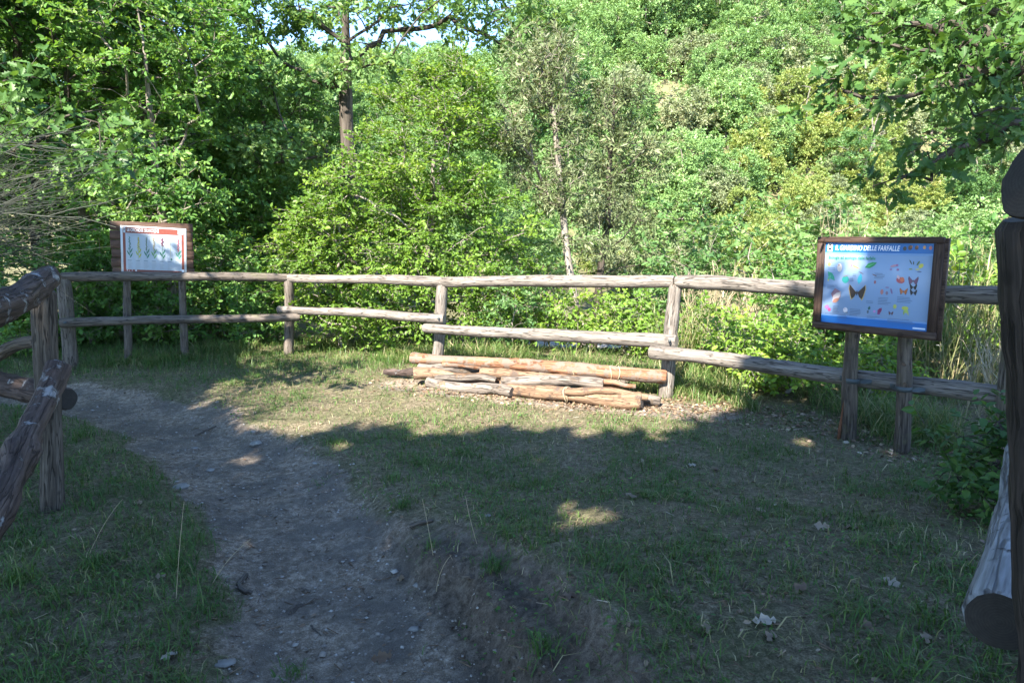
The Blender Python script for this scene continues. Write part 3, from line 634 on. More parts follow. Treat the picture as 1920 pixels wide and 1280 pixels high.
for q_ in [(ell(PX(.06), PY(.08), W_*.008, H_*.02), (.05, .05, .06)), (rect(PX(.885), PY(.095), PX(.94), PY(.075)), (.1, .1, .12)), (ell(PX(.09), PY(.955), W_*.008, H_*.014), (.7, .6, .6)), (ell(PX(.12), PY(.96), W_*.006, H_*.011), (.7, .6, .6)), (ell(PX(.165), PY(.955), W_*.008, H_*.012), (.7, .6, .6)), (rect(PX(.21), PY(.97), PX(.235), PY(.94)), (.7, .65, .65))]: link('logo', polys_me('logo', [q_], zt+.003), poster)
GRN = (.03, .17, .10)
def orchid(u, fl, lf, kind):
    p = [(leafp(PX(u), PY(.70), PX(u), PY(.30), W_*.003), lf)]
    r = random.Random(int(u*100))
    if kind == 'bulb': return [(leafp(PX(u), PY(.68), PX(u-.005), PY(.27), W_*.003), (.5, .45, .22)), (ell(PX(u+.012), PY(.685), W_*.014, H_*.025), lf)]
    for k in range(3):
        s_ = -1 if k % 2 else 1; yy = .69-.05*k
        p.append((leafp(PX(u), PY(yy), PX(u+s_*.045), PY(yy-.12), W_*.010), lf))
    wd = {'slim': .010, 'full': .022, 'top': .028, 'loose': .016}[kind]
    v0 = .24; v1 = .40 if kind == 'top' else .50
    for k in range(16):
        v = v0+(v1-v0)*k/15; taper = .35+.65*(k/15)
        p.append((ell(PX(u+r.uniform(-1, 1)*wd*taper), PY(v), W_*(.008 if kind != 'slim' else .006), H_*.014, r.uniform(-1, 1), 8), fl if r.random() < .7 else tuple(c*.6 for c in fl)))
    return p
for u, fl, lf, kd in ((.135, (.10, .22, .20), GRN, 'loose'), (.265, (.50, .42, .06), (.33, .38, .05), 'full'), (.39, (.14, .20, .12), GRN, 'slim'), (.50, (.42, .32, .14), (.12, .30, .10), 'slim'), (.63, (.16, .04, .07), GRN, 'top'), (.755, (0, 0, 0), (.03, .14, .11), 'bulb'), (.875, (.55, .13, .14), (.05, .25, .14), 'loose')):
    link('orchid_picture', polys_me('orchid_picture', orchid(u, fl, lf, kd), zt+.003), poster)
lines = [(rect(PX(.09), PY(.185), PX(.49), PY(.178)), (.30, .34, .36)), (rect(PX(.09), PY(.21), PX(.48), PY(.203)), (.34, .38, .40)), (rect(PX(.51), PY(.19), PX(.90), PY(.183)), (.30, .34, .36)), (rect(PX(.51), PY(.215), PX(.88), PY(.208)), (.34, .38, .4))]
for i in range(7):
    u = .10+.122*i
    lines.append((rect(PX(u), PY(.745), PX(u+.06), PY(.732)), (.16, .2, .22)))
    for k in range(8): lines.append((rect(PX(u), PY(.768+.019*k+.009), PX(u+.078-rg.random()*.03), PY(.768+.019*k)), (.34, .38, .42)))
tag(link('text_line', polys_me('text_line', lines, zt+.0025), poster), kind='stuff')
for k, base in enumerate((A, B)):
    top = np.array(mat @ Vector(((-.62 if k == 0 else .68)*hw, hh*.5, -.065)))
    b = base.copy(); b[2] -= .25
    timber('leg', b, top, .045, .040, M['wood_dark'], M['cap_dark'], 51+k, SL, bend=.015, origin=sl_loc)

# ------------------------------------------------------------------ log pile
def pile_log(name, a, b, z0, z1, r0, r1, mat_, cap, seed, label, bend=.03, twine=None, sides=16):
    p0 = onz(*a, z0); p1 = onz(*b, z1); base = (p0+p1)/2; base[2] = min(z0, z1)-max(r0, r1)
    o = timber(name, p0, p1, r0, r1, M[mat_], M[cap], seed, None, bend=bend*.9, rough=.10, origin=base, sides=sides)
    o.location = base; tag(o, label, 'log', 'logs stacked against the fence')
    if twine:
        d = (p1-p0)/np.linalg.norm(p1-p0)
        for k, t in enumerate(twine):
            c_ = p0+(p1-p0)*t; rr = r0+(r1-r0)*t+.004
            a_ = np.cross(d, [0, 0, 1.0]); a_ /= np.linalg.norm(a_); b_ = np.cross(d, a_); th = np.linspace(0, 6.2832, 25)
            pts = c_+rr*(np.cos(th)[:, None]*a_+np.sin(th)[:, None]*b_)+d*(.012*np.sin(2*th+k))[:, None]
            V, q, tri, W = tube_arrays(pts, .005, 6, caps=False)
            link('twine', mesh('twine', V-base, [q], M['straw'], {'v': np.full(len(V), .8)}), o)
    return o
gz = float(H(0, 6.7))
pile_log('log', (772, 671), (1250, 706), gz+.240, gz+.200, .052, .066, 'log_orange', 'cap_tan', 61, 'long thick orange brown peeled log on top at the back of pile', twine=(.66, .80, .83))
pile_log('log', (785, 690), (903, 690), gz+.16, gz+.155, .058, .054, 'log_grey', 'cap_dark', 62, 'short dark grey log end under the left end of orange log')
pile_log('log', (775, 700), (940, 704), gz+.125, gz+.125, .054, .058, 'log_tan', 'cap_dark', 63, 'tan log in the left middle row of the log pile', bend=.05)
pile_log('log', (900, 698), (1092, 707), gz+.160, gz+.145, .055, .047, 'log_tan', 'cap_dark', 64, 'mid length orange tan log in front of the long orange log')
pile_log('log', (940, 714), (1131, 719), gz+.125, gz+.13, .046, .056, 'log_grey', 'cap_dark', 65, 'grey barked log lying on the thick front log')
pile_log('log', (802, 716), (960, 735), gz+.05, gz+.05, .054, .052, 'log_grey', 'cap_dark', 66, 'pale grey log on the ground at the left front of pile', bend=.04)
pile_log('log', (945, 730), (1204, 751), gz+.05, gz+.07, .060, .076, 'log_tan', 'cap_tan', 67, 'thick tan front log tied with straw twine, split at right end', twine=(.47, .485))
pile_log('log', (1100, 716), (1192, 724), gz+.14, gz+.12, .030, .018, 'log_orange', 'cap_tan', 68, 'thin pale split stick between the front and back logs')
pile_log('log', (1080, 745), (1238, 752), gz+.035, gz+.040, .038, .042, 'log_grey', 'cap_dark', 69, 'small grey log end poking out at right bottom of pile')
pile_log('log', (720, 697), (800, 703), gz+.06, gz+.05, .030, .045, 'bark_log', 'cap_dark', 70, 'dark blackened log stub at the far left of pile', bend=.05)
pile_log('log', (800, 712), (1000, 722), gz+.05, gz+.045, .045, .045, 'log_tan', 'cap_dark', 71, 'tan log half hidden beneath the middle row of the pile')
pile_log('log', (905, 690), (1010, 694), gz+.17, gz+.17, .05, .046, 'log_tan', 'cap_dark', 73, 'short brown log tucked under the middle of orange log')
pile_log('log', (1010, 711), (1165, 722), gz+.13, gz+.10, .028, .034, 'log_orange', 'cap_tan', 74, 'thin reddish stick wedged between front log and grey barked log')
pile_log('log', (830, 684), (980, 690), gz+.20, gz+.20, .032, .030, 'log_orange', 'cap_dark', 75, 'thin reddish pole under the left part of orange log')
pile_log('log', (815, 708), (930, 713), gz+.10, gz+.10, .030, .034, 'log_grey', 'cap_dark', 76, 'thin grey pole in a gap at the left front')
pile_log('log', (1060, 735), (1215, 745), gz+.10, gz+.10, .034, .030, 'log_tan', 'cap_tan', 77, 'slim tan pole behind the split right end of front log')
pile_log('log', (860, 695), (1180, 712), gz+.07, gz+.06, .06, .06, 'log_grey', 'cap_dark', 72, 'grey log hidden at the bottom back of the pile')

# ------------------------------------------------------------------ foliage generator
SHAPES = {
    'kite': (np.array([(0, 0, 0), (.42, -.29, .07), (1, 0, -.04), (.42, .29, .07)]), [np.array([[0, 1, 2], [0, 2, 3]])]),
    'ovate': (np.array([(0, 0, 0), (.28, -.27, .08), (.68, -.23, .07), (1, 0, -.06), (.68, .23, .07), (.28, .27, .08)]), [np.array([[0, 1, 2, 3], [0, 3, 4, 5]])]),
    'lance': (np.array([(0, 0, 0), (.45, -.12, .03), (1, 0, 0), (.45, .12, .03)]), [np.array([[0, 1, 2], [0, 2, 3]])]),
}
_h = [(.12, .05), (.2, .2), (.31, .1), (.44, .30), (.55, .15), (.70, .27), (.80, .12), (.92, .12)]
_ov = [(0, 0, 0)] + [(a_, -b_, .25*b_) for a_, b_ in _h] + [(1, 0, 0)] + [(a_, b_, .25*b_) for a_, b_ in _h]
SHAPES['oak'] = (np.array(_ov), [np.array([list(range(0, 10)), [0, 9]+list(range(17, 9, -1))])])
def unit(v): return v/(np.linalg.norm(v, axis=-1, keepdims=True)+1e-9)
def make_leaves(pos, ldir, nrm, size, val, shape):
    T, F_ = SHAPES[shape]; nrm = unit(nrm-ldir*np.sum(nrm*ldir, -1, keepdims=True)); wd = np.cross(ldir, nrm)
    V = pos[:, None]+size[:, None, None]*(T[None, :, 0:1]*ldir[:, None]+T[None, :, 1:2]*wd[:, None]+T[None, :, 2:3]*nrm[:, None])
    n = len(pos); k = len(T); off = (np.arange(n)*k)[:, None, None]
    return V.reshape(-1, 3), [(off+f[None]).reshape(-1, f.shape[1]) for f in F_], np.repeat(val, k)
def spray(C, out, rng, twigs, tl, K, size, flat=.5, upb=.75, droop=.15, shape='kite', vjit=.6, sd=.36, whorl=False):
    """leafy twigs round each cluster centre; returns leaf arrays and twig lines"""
    n = len(C); o = np.repeat(C, twigs, 0)+rng.normal(0, .05, (n*twigs, 3)); od = np.repeat(out, twigs, 0)
    d = unit(rng.normal(0, 1, (n*twigs, 3))*np.array([1, 1, flat])+od*.55+np.array([0, 0, .05]))
    ln = tl*rng.uniform(.5, 1.15, n*twigs)
    cv = np.repeat(rng.normal(0, 1, n), twigs)
    t = (np.arange(K)+.6)/K
    pos = o[:, None]+d[:, None]*ln[:, None, None]*t[None, :, None]; pos[..., 2] -= droop*ln[:, None]*t[None]**2
    pos = pos.reshape(-1, 3); dd = np.repeat(d, K, 0); m = len(pos)
    side = np.tile(np.where(np.arange(K) % 2 == 0, 1.0, -1.0), n*twigs)
    nn = unit(np.array([0, 0, 1.0])*upb+rng.normal(0, 1, (m, 3))*(1.15-upb)+np.repeat(od, K, 0).repeat(1, 0)*.25)
    sv = unit(np.cross(dd, nn))
    ld = unit(dd*.65+sv*side[:, None]*.75+rng.normal(0, .25, (m, 3))+np.array([0, 0, -droop]))
    sz = size*rng.uniform(1-sd*1.4, 1+sd, m)
    val = np.clip(.46+.13*np.repeat(cv, K)+vjit*(rng.random(m)-.5)*.7, 0, 1)
    tip = o+d*ln[:, None]; tip[:, 2] -= droop*ln
    return (pos, ld, nn, sz, val), (o, tip)
def grow(trunk, C, rng, seg=.22, droop=0.0, updraft=.15, wig=.05, zpen=1.2):
    """skeleton joining every cluster centre to the trunk"""
    cap = len(trunk)+len(C)*14+10
    P = np.zeros((cap, 3)); par = np.full(cap, -1); n = len(trunk); P[:n] = trunk; par[1:n] = np.arange(n-1)
    lo = int(n*.25)
    dist = np.array([np.min(np.linalg.norm(trunk-c, axis=1)) for c in C]); order = np.argsort(dist); ends = np.zeros(len(C), int)
    for ci in order:
        c = C[ci]; dv = P[:n]-c; ds = np.linalg.norm(dv, axis=1)+zpen*np.maximum(0, dv[:, 2]+.25*np.linalg.norm(dv[:, :2], axis=1))
        ds[:lo] += 3*(1-np.arange(lo)/max(1, lo))*0+(.6 if lo else 0)
        k = int(np.argmin(ds)); a = P[k]; D = np.linalg.norm(c-a); m = int(np.clip(round(D/seg), 1, 12))
        t = np.linspace(0, 1, m+1)[1:]; mid = (a+c)/2+np.array([0, 0, updraft*D])+rng.normal(0, wig*D+.005, 3)
        pts = ((1-t)**2)[:, None]*a+(2*t*(1-t))[:, None]*mid+(t**2)[:, None]*c
        pts[:-1] += rng.normal(0, wig*.25*seg*2, (m-1, 3)) if m > 1 else 0
        P[n:n+m] = pts; par[n] = k; par[n+1:n+m] = np.arange(n, n+m-1); ends[ci] = n+m-1; n += m
    return P[:n], par[:n], ends
def branch_mesh(name, P, par, rtip, rbase, mat, pw=2.2, trunk_n=0, rng=None, thin=0.0, twigs=None, flare=1.25):
    n = len(P); acc = np.zeros(n); ch = [[] for _ in range(n)]; r = np.zeros(n)
    for i in range(n-1, -1, -1):
        r[i] = max(rtip, acc[i]**(1/pw)); p = par[i]
        if p >= 0: acc[p] += r[i]**pw; ch[p].append(i)
    r = rtip+(r-rtip)*(rbase-rtip)/max(1e-6, r[0]-rtip)
    if trunk_n: r[0] *= flare
    V = []; Q_ = []; W = []; off = 0
    stack = [(0, -1)]; chains = []
    while stack:
        i, p = stack.pop(); c = ([p] if p >= 0 else [])+[i]
        while ch[i]:
            k = max(ch[i], key=lambda j: r[j])
            for j in ch[i]:
                if j != k: stack.append((j, i))
            c.append(k); i = k
        chains.append((c, p))
    for c, p in chains:
        if len(c) < 2: continue
        rr = r[c].copy()
        if p >= 0: rr[0] = min(rr[0], rr[1]*1.15)
        if rr.max() < thin: continue
        sd = 10 if rr.max() > .05 else (6 if rr.max() > .015 else 4)
        v, q, t_, w_ = tube_arrays(P[c], rr, sd, rng, .03 if sd == 10 else 0, caps=False)
        V.append(v); Q_.append(q+off); W.append(w_); off += len(v)
    if twigs is not None:
        o, tp = twigs; d = unit(tp-o); s1_ = unit(np.cross(d, np.array([.3, .2, 1.0]))); s2_ = np.cross(d, s1_); rt_ = .0035
        tv = np.stack([o+s1_*rt_, o-s1_*rt_*.5+s2_*rt_*.87, o-s1_*rt_*.5-s2_*rt_*.87, tp], 1).reshape(-1, 3); k = np.arange(len(o))[:, None]*4+off
        tri = np.concatenate([k+np.array([0, 1, 3]), k+np.array([1, 2, 3]), k+np.array([2, 0, 3])])
        V.append(tv); W.append(tv*.2); off += len(tv)
        return mesh(name, np.concatenate(V), [np.concatenate(Q_), tri], mat, {'wp': np.concatenate(W)}, smooth=True)
    return mesh(name, np.concatenate(V), [np.concatenate(Q_)], mat, {'wp': np.concatenate(W)}, smooth=True)
def crown_points(rng, ells, shell=.35, mind=.0):
    out = []
    for (cx, cy, cz, rx, ry, rz, n) in ells:
        d = unit(rng.normal(0, 1, (n, 3))); r = (shell**3+(1-shell**3)*rng.random(n))**(1/3)
        out.append(np.array([cx, cy, cz])+d*r[:, None]*np.array([rx, ry, rz]))
    C = np.concatenate(out)
    if mind:
        keep = []
        for i in range(len(C)):
            if not keep or np.min(np.linalg.norm(C[keep]-C[i], axis=1)) > mind: keep.append(i)
        C = C[keep]
    return C
def trunk_line(rng, h, lean=(0, 0), wob=.08, n=None):
    n = n or max(6, int(h/.3)); t = np.linspace(0, 1, n); p = np.zeros((n, 3)); p[:, 2] = t*h
    for k in (0, 1):
        p[:, k] = lean[k]*t+wob*h*.12*(np.sin(t*rng.uniform(3, 6)+rng.random()*6)-np.sin(rng.random()))*t**.6
        p[:, k] += np.interp(t, np.linspace(0, 1, 7), np.concatenate([[0], rng.normal(0, wob*.35, 6)]))
    return p
def build_tree(name, rng, trunk, C, leaf, wood, size, shape='kite', twigs=9, tl=.34, K=9, rb=.09, rtip=.006, flat=.5, upb=.75, droop=.15, thin=0.0, showtwig=False, wig=.05, updraft=.15, extra=None, prune=None, parts=('trunk', 'crown'), label='', cat='tree', group=None, loc=(0, 0, 0), vjit=.5, zpen=1.2, pw=2.2):
    root = thing(name, loc, label, cat, group)
    P, par, ends = grow(trunk, C, rng, wig=wig, updraft=updraft, zpen=zpen)
    cen = C.mean(0); out = unit((C-cen)*np.array([1, 1, .6])+rng.normal(0, .15, C.shape)); 
    L_, tw = spray(C, out, rng, twigs, tl, K, size, flat, upb, droop, shape, vjit)
    if prune is not None:
        k = prune(L_[0]+np.asarray(loc)); L_ = tuple(a[k] for a in L_)
    wm = branch_mesh(name+'_wood', P, par, rtip, rb, M[wood], pw, len(trunk), rng, thin, tw if showtwig else None)
    link(parts[0], wm, root)
    v, f, val = make_leaves(*L_, shape)
    link(parts[1], mesh(name+'_leaves', v, f, M[leaf], {'v': val}), root)
    return root

# ------------------------------------------------------------------ trees behind the fence
def R_(s): return np.random.default_rng(s)
def base_at(px, Y): 
    x = (px-960)/F*Y/ (CP) ; return drop((x, Y, 0))
def zpx(py, Y): return at(960, py, Y)[2]

# tall oak with the dark forked trunk, left of the middle
r = R_(101); b = base_at(668, 12.2); tr = trunk_line(r, 9.5, (.25, .1), .10, 34)
C = crown_points(r, [(-1.2, .2, 5.3, 1.3, 1.2, .7, 44), (.6, -.3, 4.2, .7, .8, .25, 9), (0, -.55, 4.25, .55, .3, .3, 12), (-.8, -.4, 4.0, .8, .8, .35, 10), (1.4, .2, 5.5, 1.6, 1.4, .6, 44), (-1.0, -1.0, 2.8, 1.0, .6, .35, 34), (.1, 0, 8.2, 2.4, 2.2, 1.6, 50), (2.7, .3, 5.1, 1.2, .8, .45, 34), (0, .2, 5.1, 1.3, .9, .45, 26)], .3, .17)
build_tree('oak_tree', r, tr, C, 'leaf_cool', 'bark', .11, 'oak', 7, .34, 7, .125, .006, .55, .55, .12, showtwig=True, wig=.06, updraft=.03, pw=1.8, label='tall tree with dark forked trunk standing left of the middle behind fence', loc=b, zpen=2.6)

# bright yellow-green hornbeam mass in the middle
r = R_(102); b = base_at(800, 9.3); tr = trunk_line(r, 3.6, (.25, .1), .10, 14)
C = crown_points(r, [(.15, .1, 2.6, .95, .9, 1.05, 115), (.45, .1, 3.35, .5, .55, .65, 42), (-.75, -.1, 1.6, 1.05, .8, .9, 110), (.55, -.15, 1.3, 1.0, .75, .9, 110), (.0, -.35, .65, 1.5, .6, .5, 90), (-1.4, -.15, .8, .6, .6, .6, 30)], .45, .17)
build_tree('hornbeam_tree', r, tr, C, 'leaf_fresh', 'bark_pale', .054, 'ovate', 14, .30, 9, .07, .004, .34, .62, .10, showtwig=True, label='bushy bright yellow green tree in the middle, leafy down to the fence', loc=b)
r = R_(103); b = base_at(640, 8.9); tr = trunk_line(r, 1.9, (.1, 0), .10, 9)
C = crown_points(r, [(0, 0, 1.3, .85, .6, .75, 80), (.35, -.1, .55, .9, .5, .45, 40)], .4, .18)
build_tree('hornbeam_shrub', r, tr, C, 'leaf_fresh', 'bark_pale', .054, 'ovate', 14, .28, 9, .035, .004, .34, .62, .10, showtwig=True, parts=('stem', 'foliage'), cat='shrub', label='bright green shrub behind the fence section left of the middle', loc=b)

# two slim evergreen trees with narrow grey-green leaves, right of the middle
for k, (px, Y, lean, hgt, lab, els) in enumerate((
        (1092, 9.9, (-.62, 0), 4.3, 'slim grey green narrow leaved tree, the taller one right of the middle', [(-.55, 0, 3.85, .5, .5, .62, 46), (-.75, 0, 3.05, .7, .55, .5, 40), (-.35, -.1, 2.4, .6, .5, .4, 26), (-.1, 0, 1.5, .5, .45, .2, 6)]),
        (1112, 10.3, (.28, 0), 4.0, 'slim grey green narrow leaved tree, shorter one with dark straight stem', [(.25, 0, 3.55, .38, .4, .55, 30), (.42, 0, 2.8, .55, .5, .5, 34), (.3, 0, 2.1, .6, .5, .3, 18), (.65, .1, 1.5, .6, .4, .3, 8)]))):
    r = R_(110+k); b = base_at(px, Y); tr = trunk_line(r, hgt, lean, .05, 16)
    C = crown_points(r, els, .3, .14)
    build_tree('evergreen_tree', r, tr, C, 'leaf_grey', 'bark_pale' if k == 0 else 'bark', .092, 'lance', 10, .27, 11, .055, .005, .9, .35, .0, showtwig=True, label=lab, loc=b, vjit=.75, updraft=.05, zpen=2.0)

# leafy trees behind the left part of the fence: three kinds, then copies
GL = 'trees behind the left part of the fence'
protos = []
for k, (h, leaf, sz, els) in enumerate((
        (6.6, 'leaf_deep', .085, [(0, 0, 5.6, 1.5, 1.5, 1.3, 80), (-.5, 0, 4.1, 1.5, 1.4, .8, 70), (.6, -.2, 3.1, 1.4, 1.2, .6, 50), (-.3, -.3, 2.2, 1.2, 1.0, .45, 34)]),
        (5.6, 'leaf_deep', .080, [(.2, 0, 4.7, 1.4, 1.3, 1.2, 80), (-.5, -.2, 3.4, 1.3, 1.2, .7, 60), (.6, 0, 2.5, 1.3, 1.1, .6, 50), (0, -.3, 1.6, 1.1, .9, .45, 34)]),
        (7.6, 'leaf_cool', .095, [(0, 0, 6.6, 1.6, 1.6, 1.5, 90), (.6, 0, 4.9, 1.6, 1.4, .8, 60), (-.7, 0, 3.9, 1.3, 1.3, .6, 50), (.2, -.2, 2.9, 1.2, 1.0, .4, 26)]))):
    r = R_(120+k); tr = trunk_line(r, h, (r.normal(0, .3), r.normal(0, .2)), .11, 20)
    C = crown_points(r, els, .35, .24)
    protos.append((leaf, build_tree('woodland_tree', r, tr, C, leaf, ('bark', 'bark_pale', 'bark')[k], sz, 'ovate', 10, .34, 8, .075, .005, .40, .50, .14, showtwig=True, wig=.08, label='leafy green tree with slim trunk in the wood behind the left fence', group=GL)))
spots = [(70, 9.6, 0, 1.0), (190, 10.6, 1, 1.1), (330, 9.7, 1, .92), (375, 11.0, 0, .9), (-60, 9.2, 2, 1.0), (120, 12.8, 2, 1.15), (300, 13.2, 0, 1.2), (430, 14.2, 1, .95), (10, 15.5, 0, 1.3), (220, 16.5, 2, 1.2), (545, 15.2, 1, .72), (-130, 12.4, 1, 1.3), (-190, 9.0, 0, 1.1), (395, 17.5, 0, 1.0), (600, 18.5, 1, .75), (110, 19, 1, 1.5), (280, 20, 2, 1.3), (760, 16.5, 1, .62), (880, 17.5, 0, .58), (700, 20, 1, .7), (480, 19, 0, .8), (580, 12.9, 1, .70), (640, 14.2, 2, .55), (515, 12.3, 0, .74)]
first = {0: True, 1: True, 2: True}; r = R_(7)
for i, (px, Y, k, sc) in enumerate(spots):
    b = base_at(px, Y); rz = r.uniform(0, 6.28); lab = 'leafy green tree with slim trunk in the wood behind the left fence'; g = GL
    if px > 500: lab = 'green tree further back behind the middle trees'; g = 'trees further back behind the middle'
    lab = {70: 'leafy tree rising behind the thick post of the left fence', 190: 'leafy tree standing directly behind the orchid sign', 330: 'leafy tree just right of the orchid sign', 375: 'leafy tree between the orchid sign and the fence corner post', -60: 'leafy tree cut by the left edge above the broom stalks', 480: 'small green tree at left end of the sky gap', 580: 'mid green tree just left of the dark forked trunk', 515: 'mid green tree above the fence corner post', 640: 'green tree seen right behind the dark forked trunk'}.get(px, lab)
    o = protos[k][1]
    if first[k]:
        first[k] = False; o.location = b; o.rotation_euler[2] = rz; o.scale = (sc,)*3; o['label'] = lab
    else: copy_tree(o, b, rz, (sc, sc, sc*r.uniform(.9, 1.1)), lab, g)

# low shrubs: three kinds, copied along the fence
SH = []
for k, (leaf, sz, els, shp, tw) in enumerate((
        ('leaf_deep', .062, [(0, 0, .75, .7, .55, .6, 46), (.25, 0, .35, .7, .5, .3, 24)], 'ovate', 10),
        ('leaf_fresh', .055, [(0, 0, .38, .55, .42, .30, 46)], 'ovate', 10),
        ('leaf_cool', .085, [(0, 0, 1.25, .75, .6, .65, 40), (-.2, 0, .6, .6, .5, .4, 20)], 'oak', 6))):
    r = R_(140+k); C = crown_points(r, els, .3, .12); tr = trunk_line(r, els[0][2]*1.2, (0, 0), .1, 7)
    SH.append(build_tree('shrub', r, tr, C, leaf, 'bark_pale', sz, shp, tw, .22, 7, .022, .003, .5, .7, .1, showtwig=True, parts=('stem', 'foliage'), cat='shrub', label='shrub', zpen=.6))
shrubs = [(0, 170, 9.2, 1.0, 'dark leafy shrub behind fence below the orchid sign', None), (0, 300, 9.4, 1.05, 'dark leafy shrub behind fence', 'dark shrubs behind the left fence'), (0, 420, 9.9, 1.15, 'dark leafy shrub behind fence', 'dark shrubs behind the left fence'), (0, 500, 9.5, .9, 'dark leafy shrub beside the fence corner post', None),
          (0, 60, 8.9, 1.1, 'dark leafy shrub behind the thick left post', None), (0, 360, 11.2, 1.5, 'dark leafy shrub behind fence', 'dark shrubs behind the left fence'), (0, 220, 11.0, 1.5, 'dark leafy shrub behind fence', 'dark shrubs behind the left fence'), (0, 480, 12.0, 1.5, 'dark leafy shrub behind fence', 'dark shrubs behind the left fence'),
          (2, 1290, 9.6, 1.05, 'oak sapling with large lobed leaves behind the right middle post', None), (2, 1400, 10.2, 1.15, 'oak sapling with large lobed leaves, left of butterfly sign', None), (2, 1210, 10.6, .85, 'small oak sapling between slim trees and right middle post', None),
          (0, 1490, 7.6, 1.0, 'dense green shrub just left of the butterfly sign', None), (0, 1590, 7.4, .95, 'dense green shrub directly behind the butterfly sign', None), (1, 1405, 6.7, 1.05, 'low bright yellow green shrub under lower rail, further from sign', 'low bright shrubs under the right rail'), (1, 1480, 6.45, .95, 'low bright shrub under lower rail, the one nearer the sign', 'low bright shrubs under the right rail'), (1, 1330, 7.9, 1.0, 'low bright shrub behind the right middle post', None),
          (1, 1180, 8.4, 1.1, 'low leafy shrub behind the right half of log pile', None), (1, 1085, 8.7, 1.1, 'low leafy shrub at the foot of the slim trees', None), (1, 960, 8.9, 1.05, 'low leafy shrub behind the left half of log pile', None), (2, 1000, 10.8, .9, 'lobed leaf shrub left of the slim trees', None),
          (2, 965, 8.45, .55, 'small sapling with large lobed leaves in front of the yellow green tree', None), (0, 1700, 8.6, 1.1, 'green shrub showing behind the right side of butterfly sign', None), (1, 1800, 7.4, 1.7, 'bright shrub behind the reeds at far right', None), (2, 1560, 10.8, 1.25, 'oak sapling rising behind the butterfly sign', None), (0, 1900, 9.5, 1.4, 'green shrub by the far right edge behind rails', None), (1, 1650, 6.3, .8, 'low shrub in the grass below the sign', None)]
firstS = [True]*3; r = R_(8)
for (k, px, Y, sc, lab, g) in shrubs:
    b = base_at(px, Y); rz = r.uniform(0, 6.28)
    if firstS[k]:
        firstS[k] = False; o = SH[k]; o.location = b; o.rotation_euler[2] = rz; o.scale = (sc,)*3; o['label'] = lab
        if g: o['group'] = g
    else: copy_tree(SH[k], b, rz, sc, lab, g)

# ------------------------------------------------------------------ the wooded hillside: five kinds of tree, copied
HP = []
for k, (leaf, h, n, wood) in enumerate((('leaf_hill', 5.2, 80, 'bark_hill'), ('leaf_hill', 4.4, 70, 'bark_hill'), ('leaf_olive', 3.8, 70, 'bark_hill'), ('leaf_yel', 3.4, 56, 'bark_hill'), ('leaf_cool', 5.0, 74, 'bark_hill'))):
    r = R_(160+k); tr = trunk_line(r, h*.75, (r.normal(0, .3), r.normal(0, .3)), .18, 9)
    C = crown_points(r, [(0, 0, h*.66, h*.42, h*.42, h*.30, n), (h*.16, 0, h*.45, h*.32, h*.32, h*.2, n//2), (-h*.18, .1, h*.42, h*.3, h*.3, h*.2, n//2), (0, 0, h*.2, h*.33, h*.33, h*.17, n//3)], .55, .2)
    HP.append(build_tree('hillside_tree', r, tr, C, leaf, wood, .125 if k != 3 else .115, 'kite', 14, .42, 9, .10, .010, .6, .45, .1, showtwig=False, wig=.12, thin=.012, label='x', cat='tree'))
HL = ['rounded mid green tree in the wood on the far hillside', 'smaller mid green tree in the wood on the far hillside', 'dull olive tree in the wood on the far hillside', 'yellowing tree on the lower right slope of the hillside', 'darker green tree in the wood on the far hillside']
HG = ['rounded green hillside trees', 'smaller green hillside trees', 'olive hillside trees', 'yellowing hillside trees', 'darker green hillside trees']
r = R_(9); cand = []
Yh = 18.0
while Yh < 104:
    st = 2.3+Yh*.018; xr = .80*Yh+2
    xv = -xr+r.uniform(0, st)
    while xv < xr:
        cand.append((xv+r.normal(0, st*.22), Yh+r.normal(0, st*.25))); xv += st
    Yh += st*.92
cand += [(u_*y_, y_) for u_, y_ in zip(r.uniform(.27, .62, 60), r.uniform(26, 41, 60))]
usedH = [False]*5; nh = 0
for (x, y) in cand:
    u = x/y
    px_, py_, dp = to_px(np.array([x, y, float(H(x, y))+2.5]))
    if px_ < -40 or px_ > 1960 or py_ < -60: continue
    if u < -.30 and y < 30: continue
    if u < -.42 and (y > 50 or int(x*7) % 2): continue
    if u < 0 and y < 24: continue
    if u > 0 and y < 24 and r.random() < .3: continue
    if abs(px_-1370) < 34 and 285 < to_px(np.array([x, y, float(H(x, y))]))[1] < 335: continue
    yel = (1330 < px_ < 1760) and (120 < py_ < 420)
    pr = [.32, .22, .16, .03, .27]
    if yel: pr = [.07, .08, .17, .66, .02]
    elif px_ > 1050 and py_ > 250: pr = [.20, .22, .36, .08, .14]
    elif px_ < 700: pr = [.42, .28, .14, .0, .16]
    k = int(r.choice(5, p=np.array(pr)/sum(pr)))
    sc = r.uniform(.75, 1.2)*(.45+min(max(y-16, 0), 40)/62); b = (x, y, float(H(x, y))-.1); rz = r.uniform(0, 6.28)
    if not usedH[k]:
        usedH[k] = True; o = HP[k]; o.location = b; o.rotation_euler[2] = rz; o.scale = (sc,)*3
    else: o = copy_tree(HP[k], b, rz, (sc, sc, sc*r.uniform(.85, 1.15)))
    o['label'] = HL[k]; o['group'] = HG[k]; nh += 1
print('hillside trees', nh)
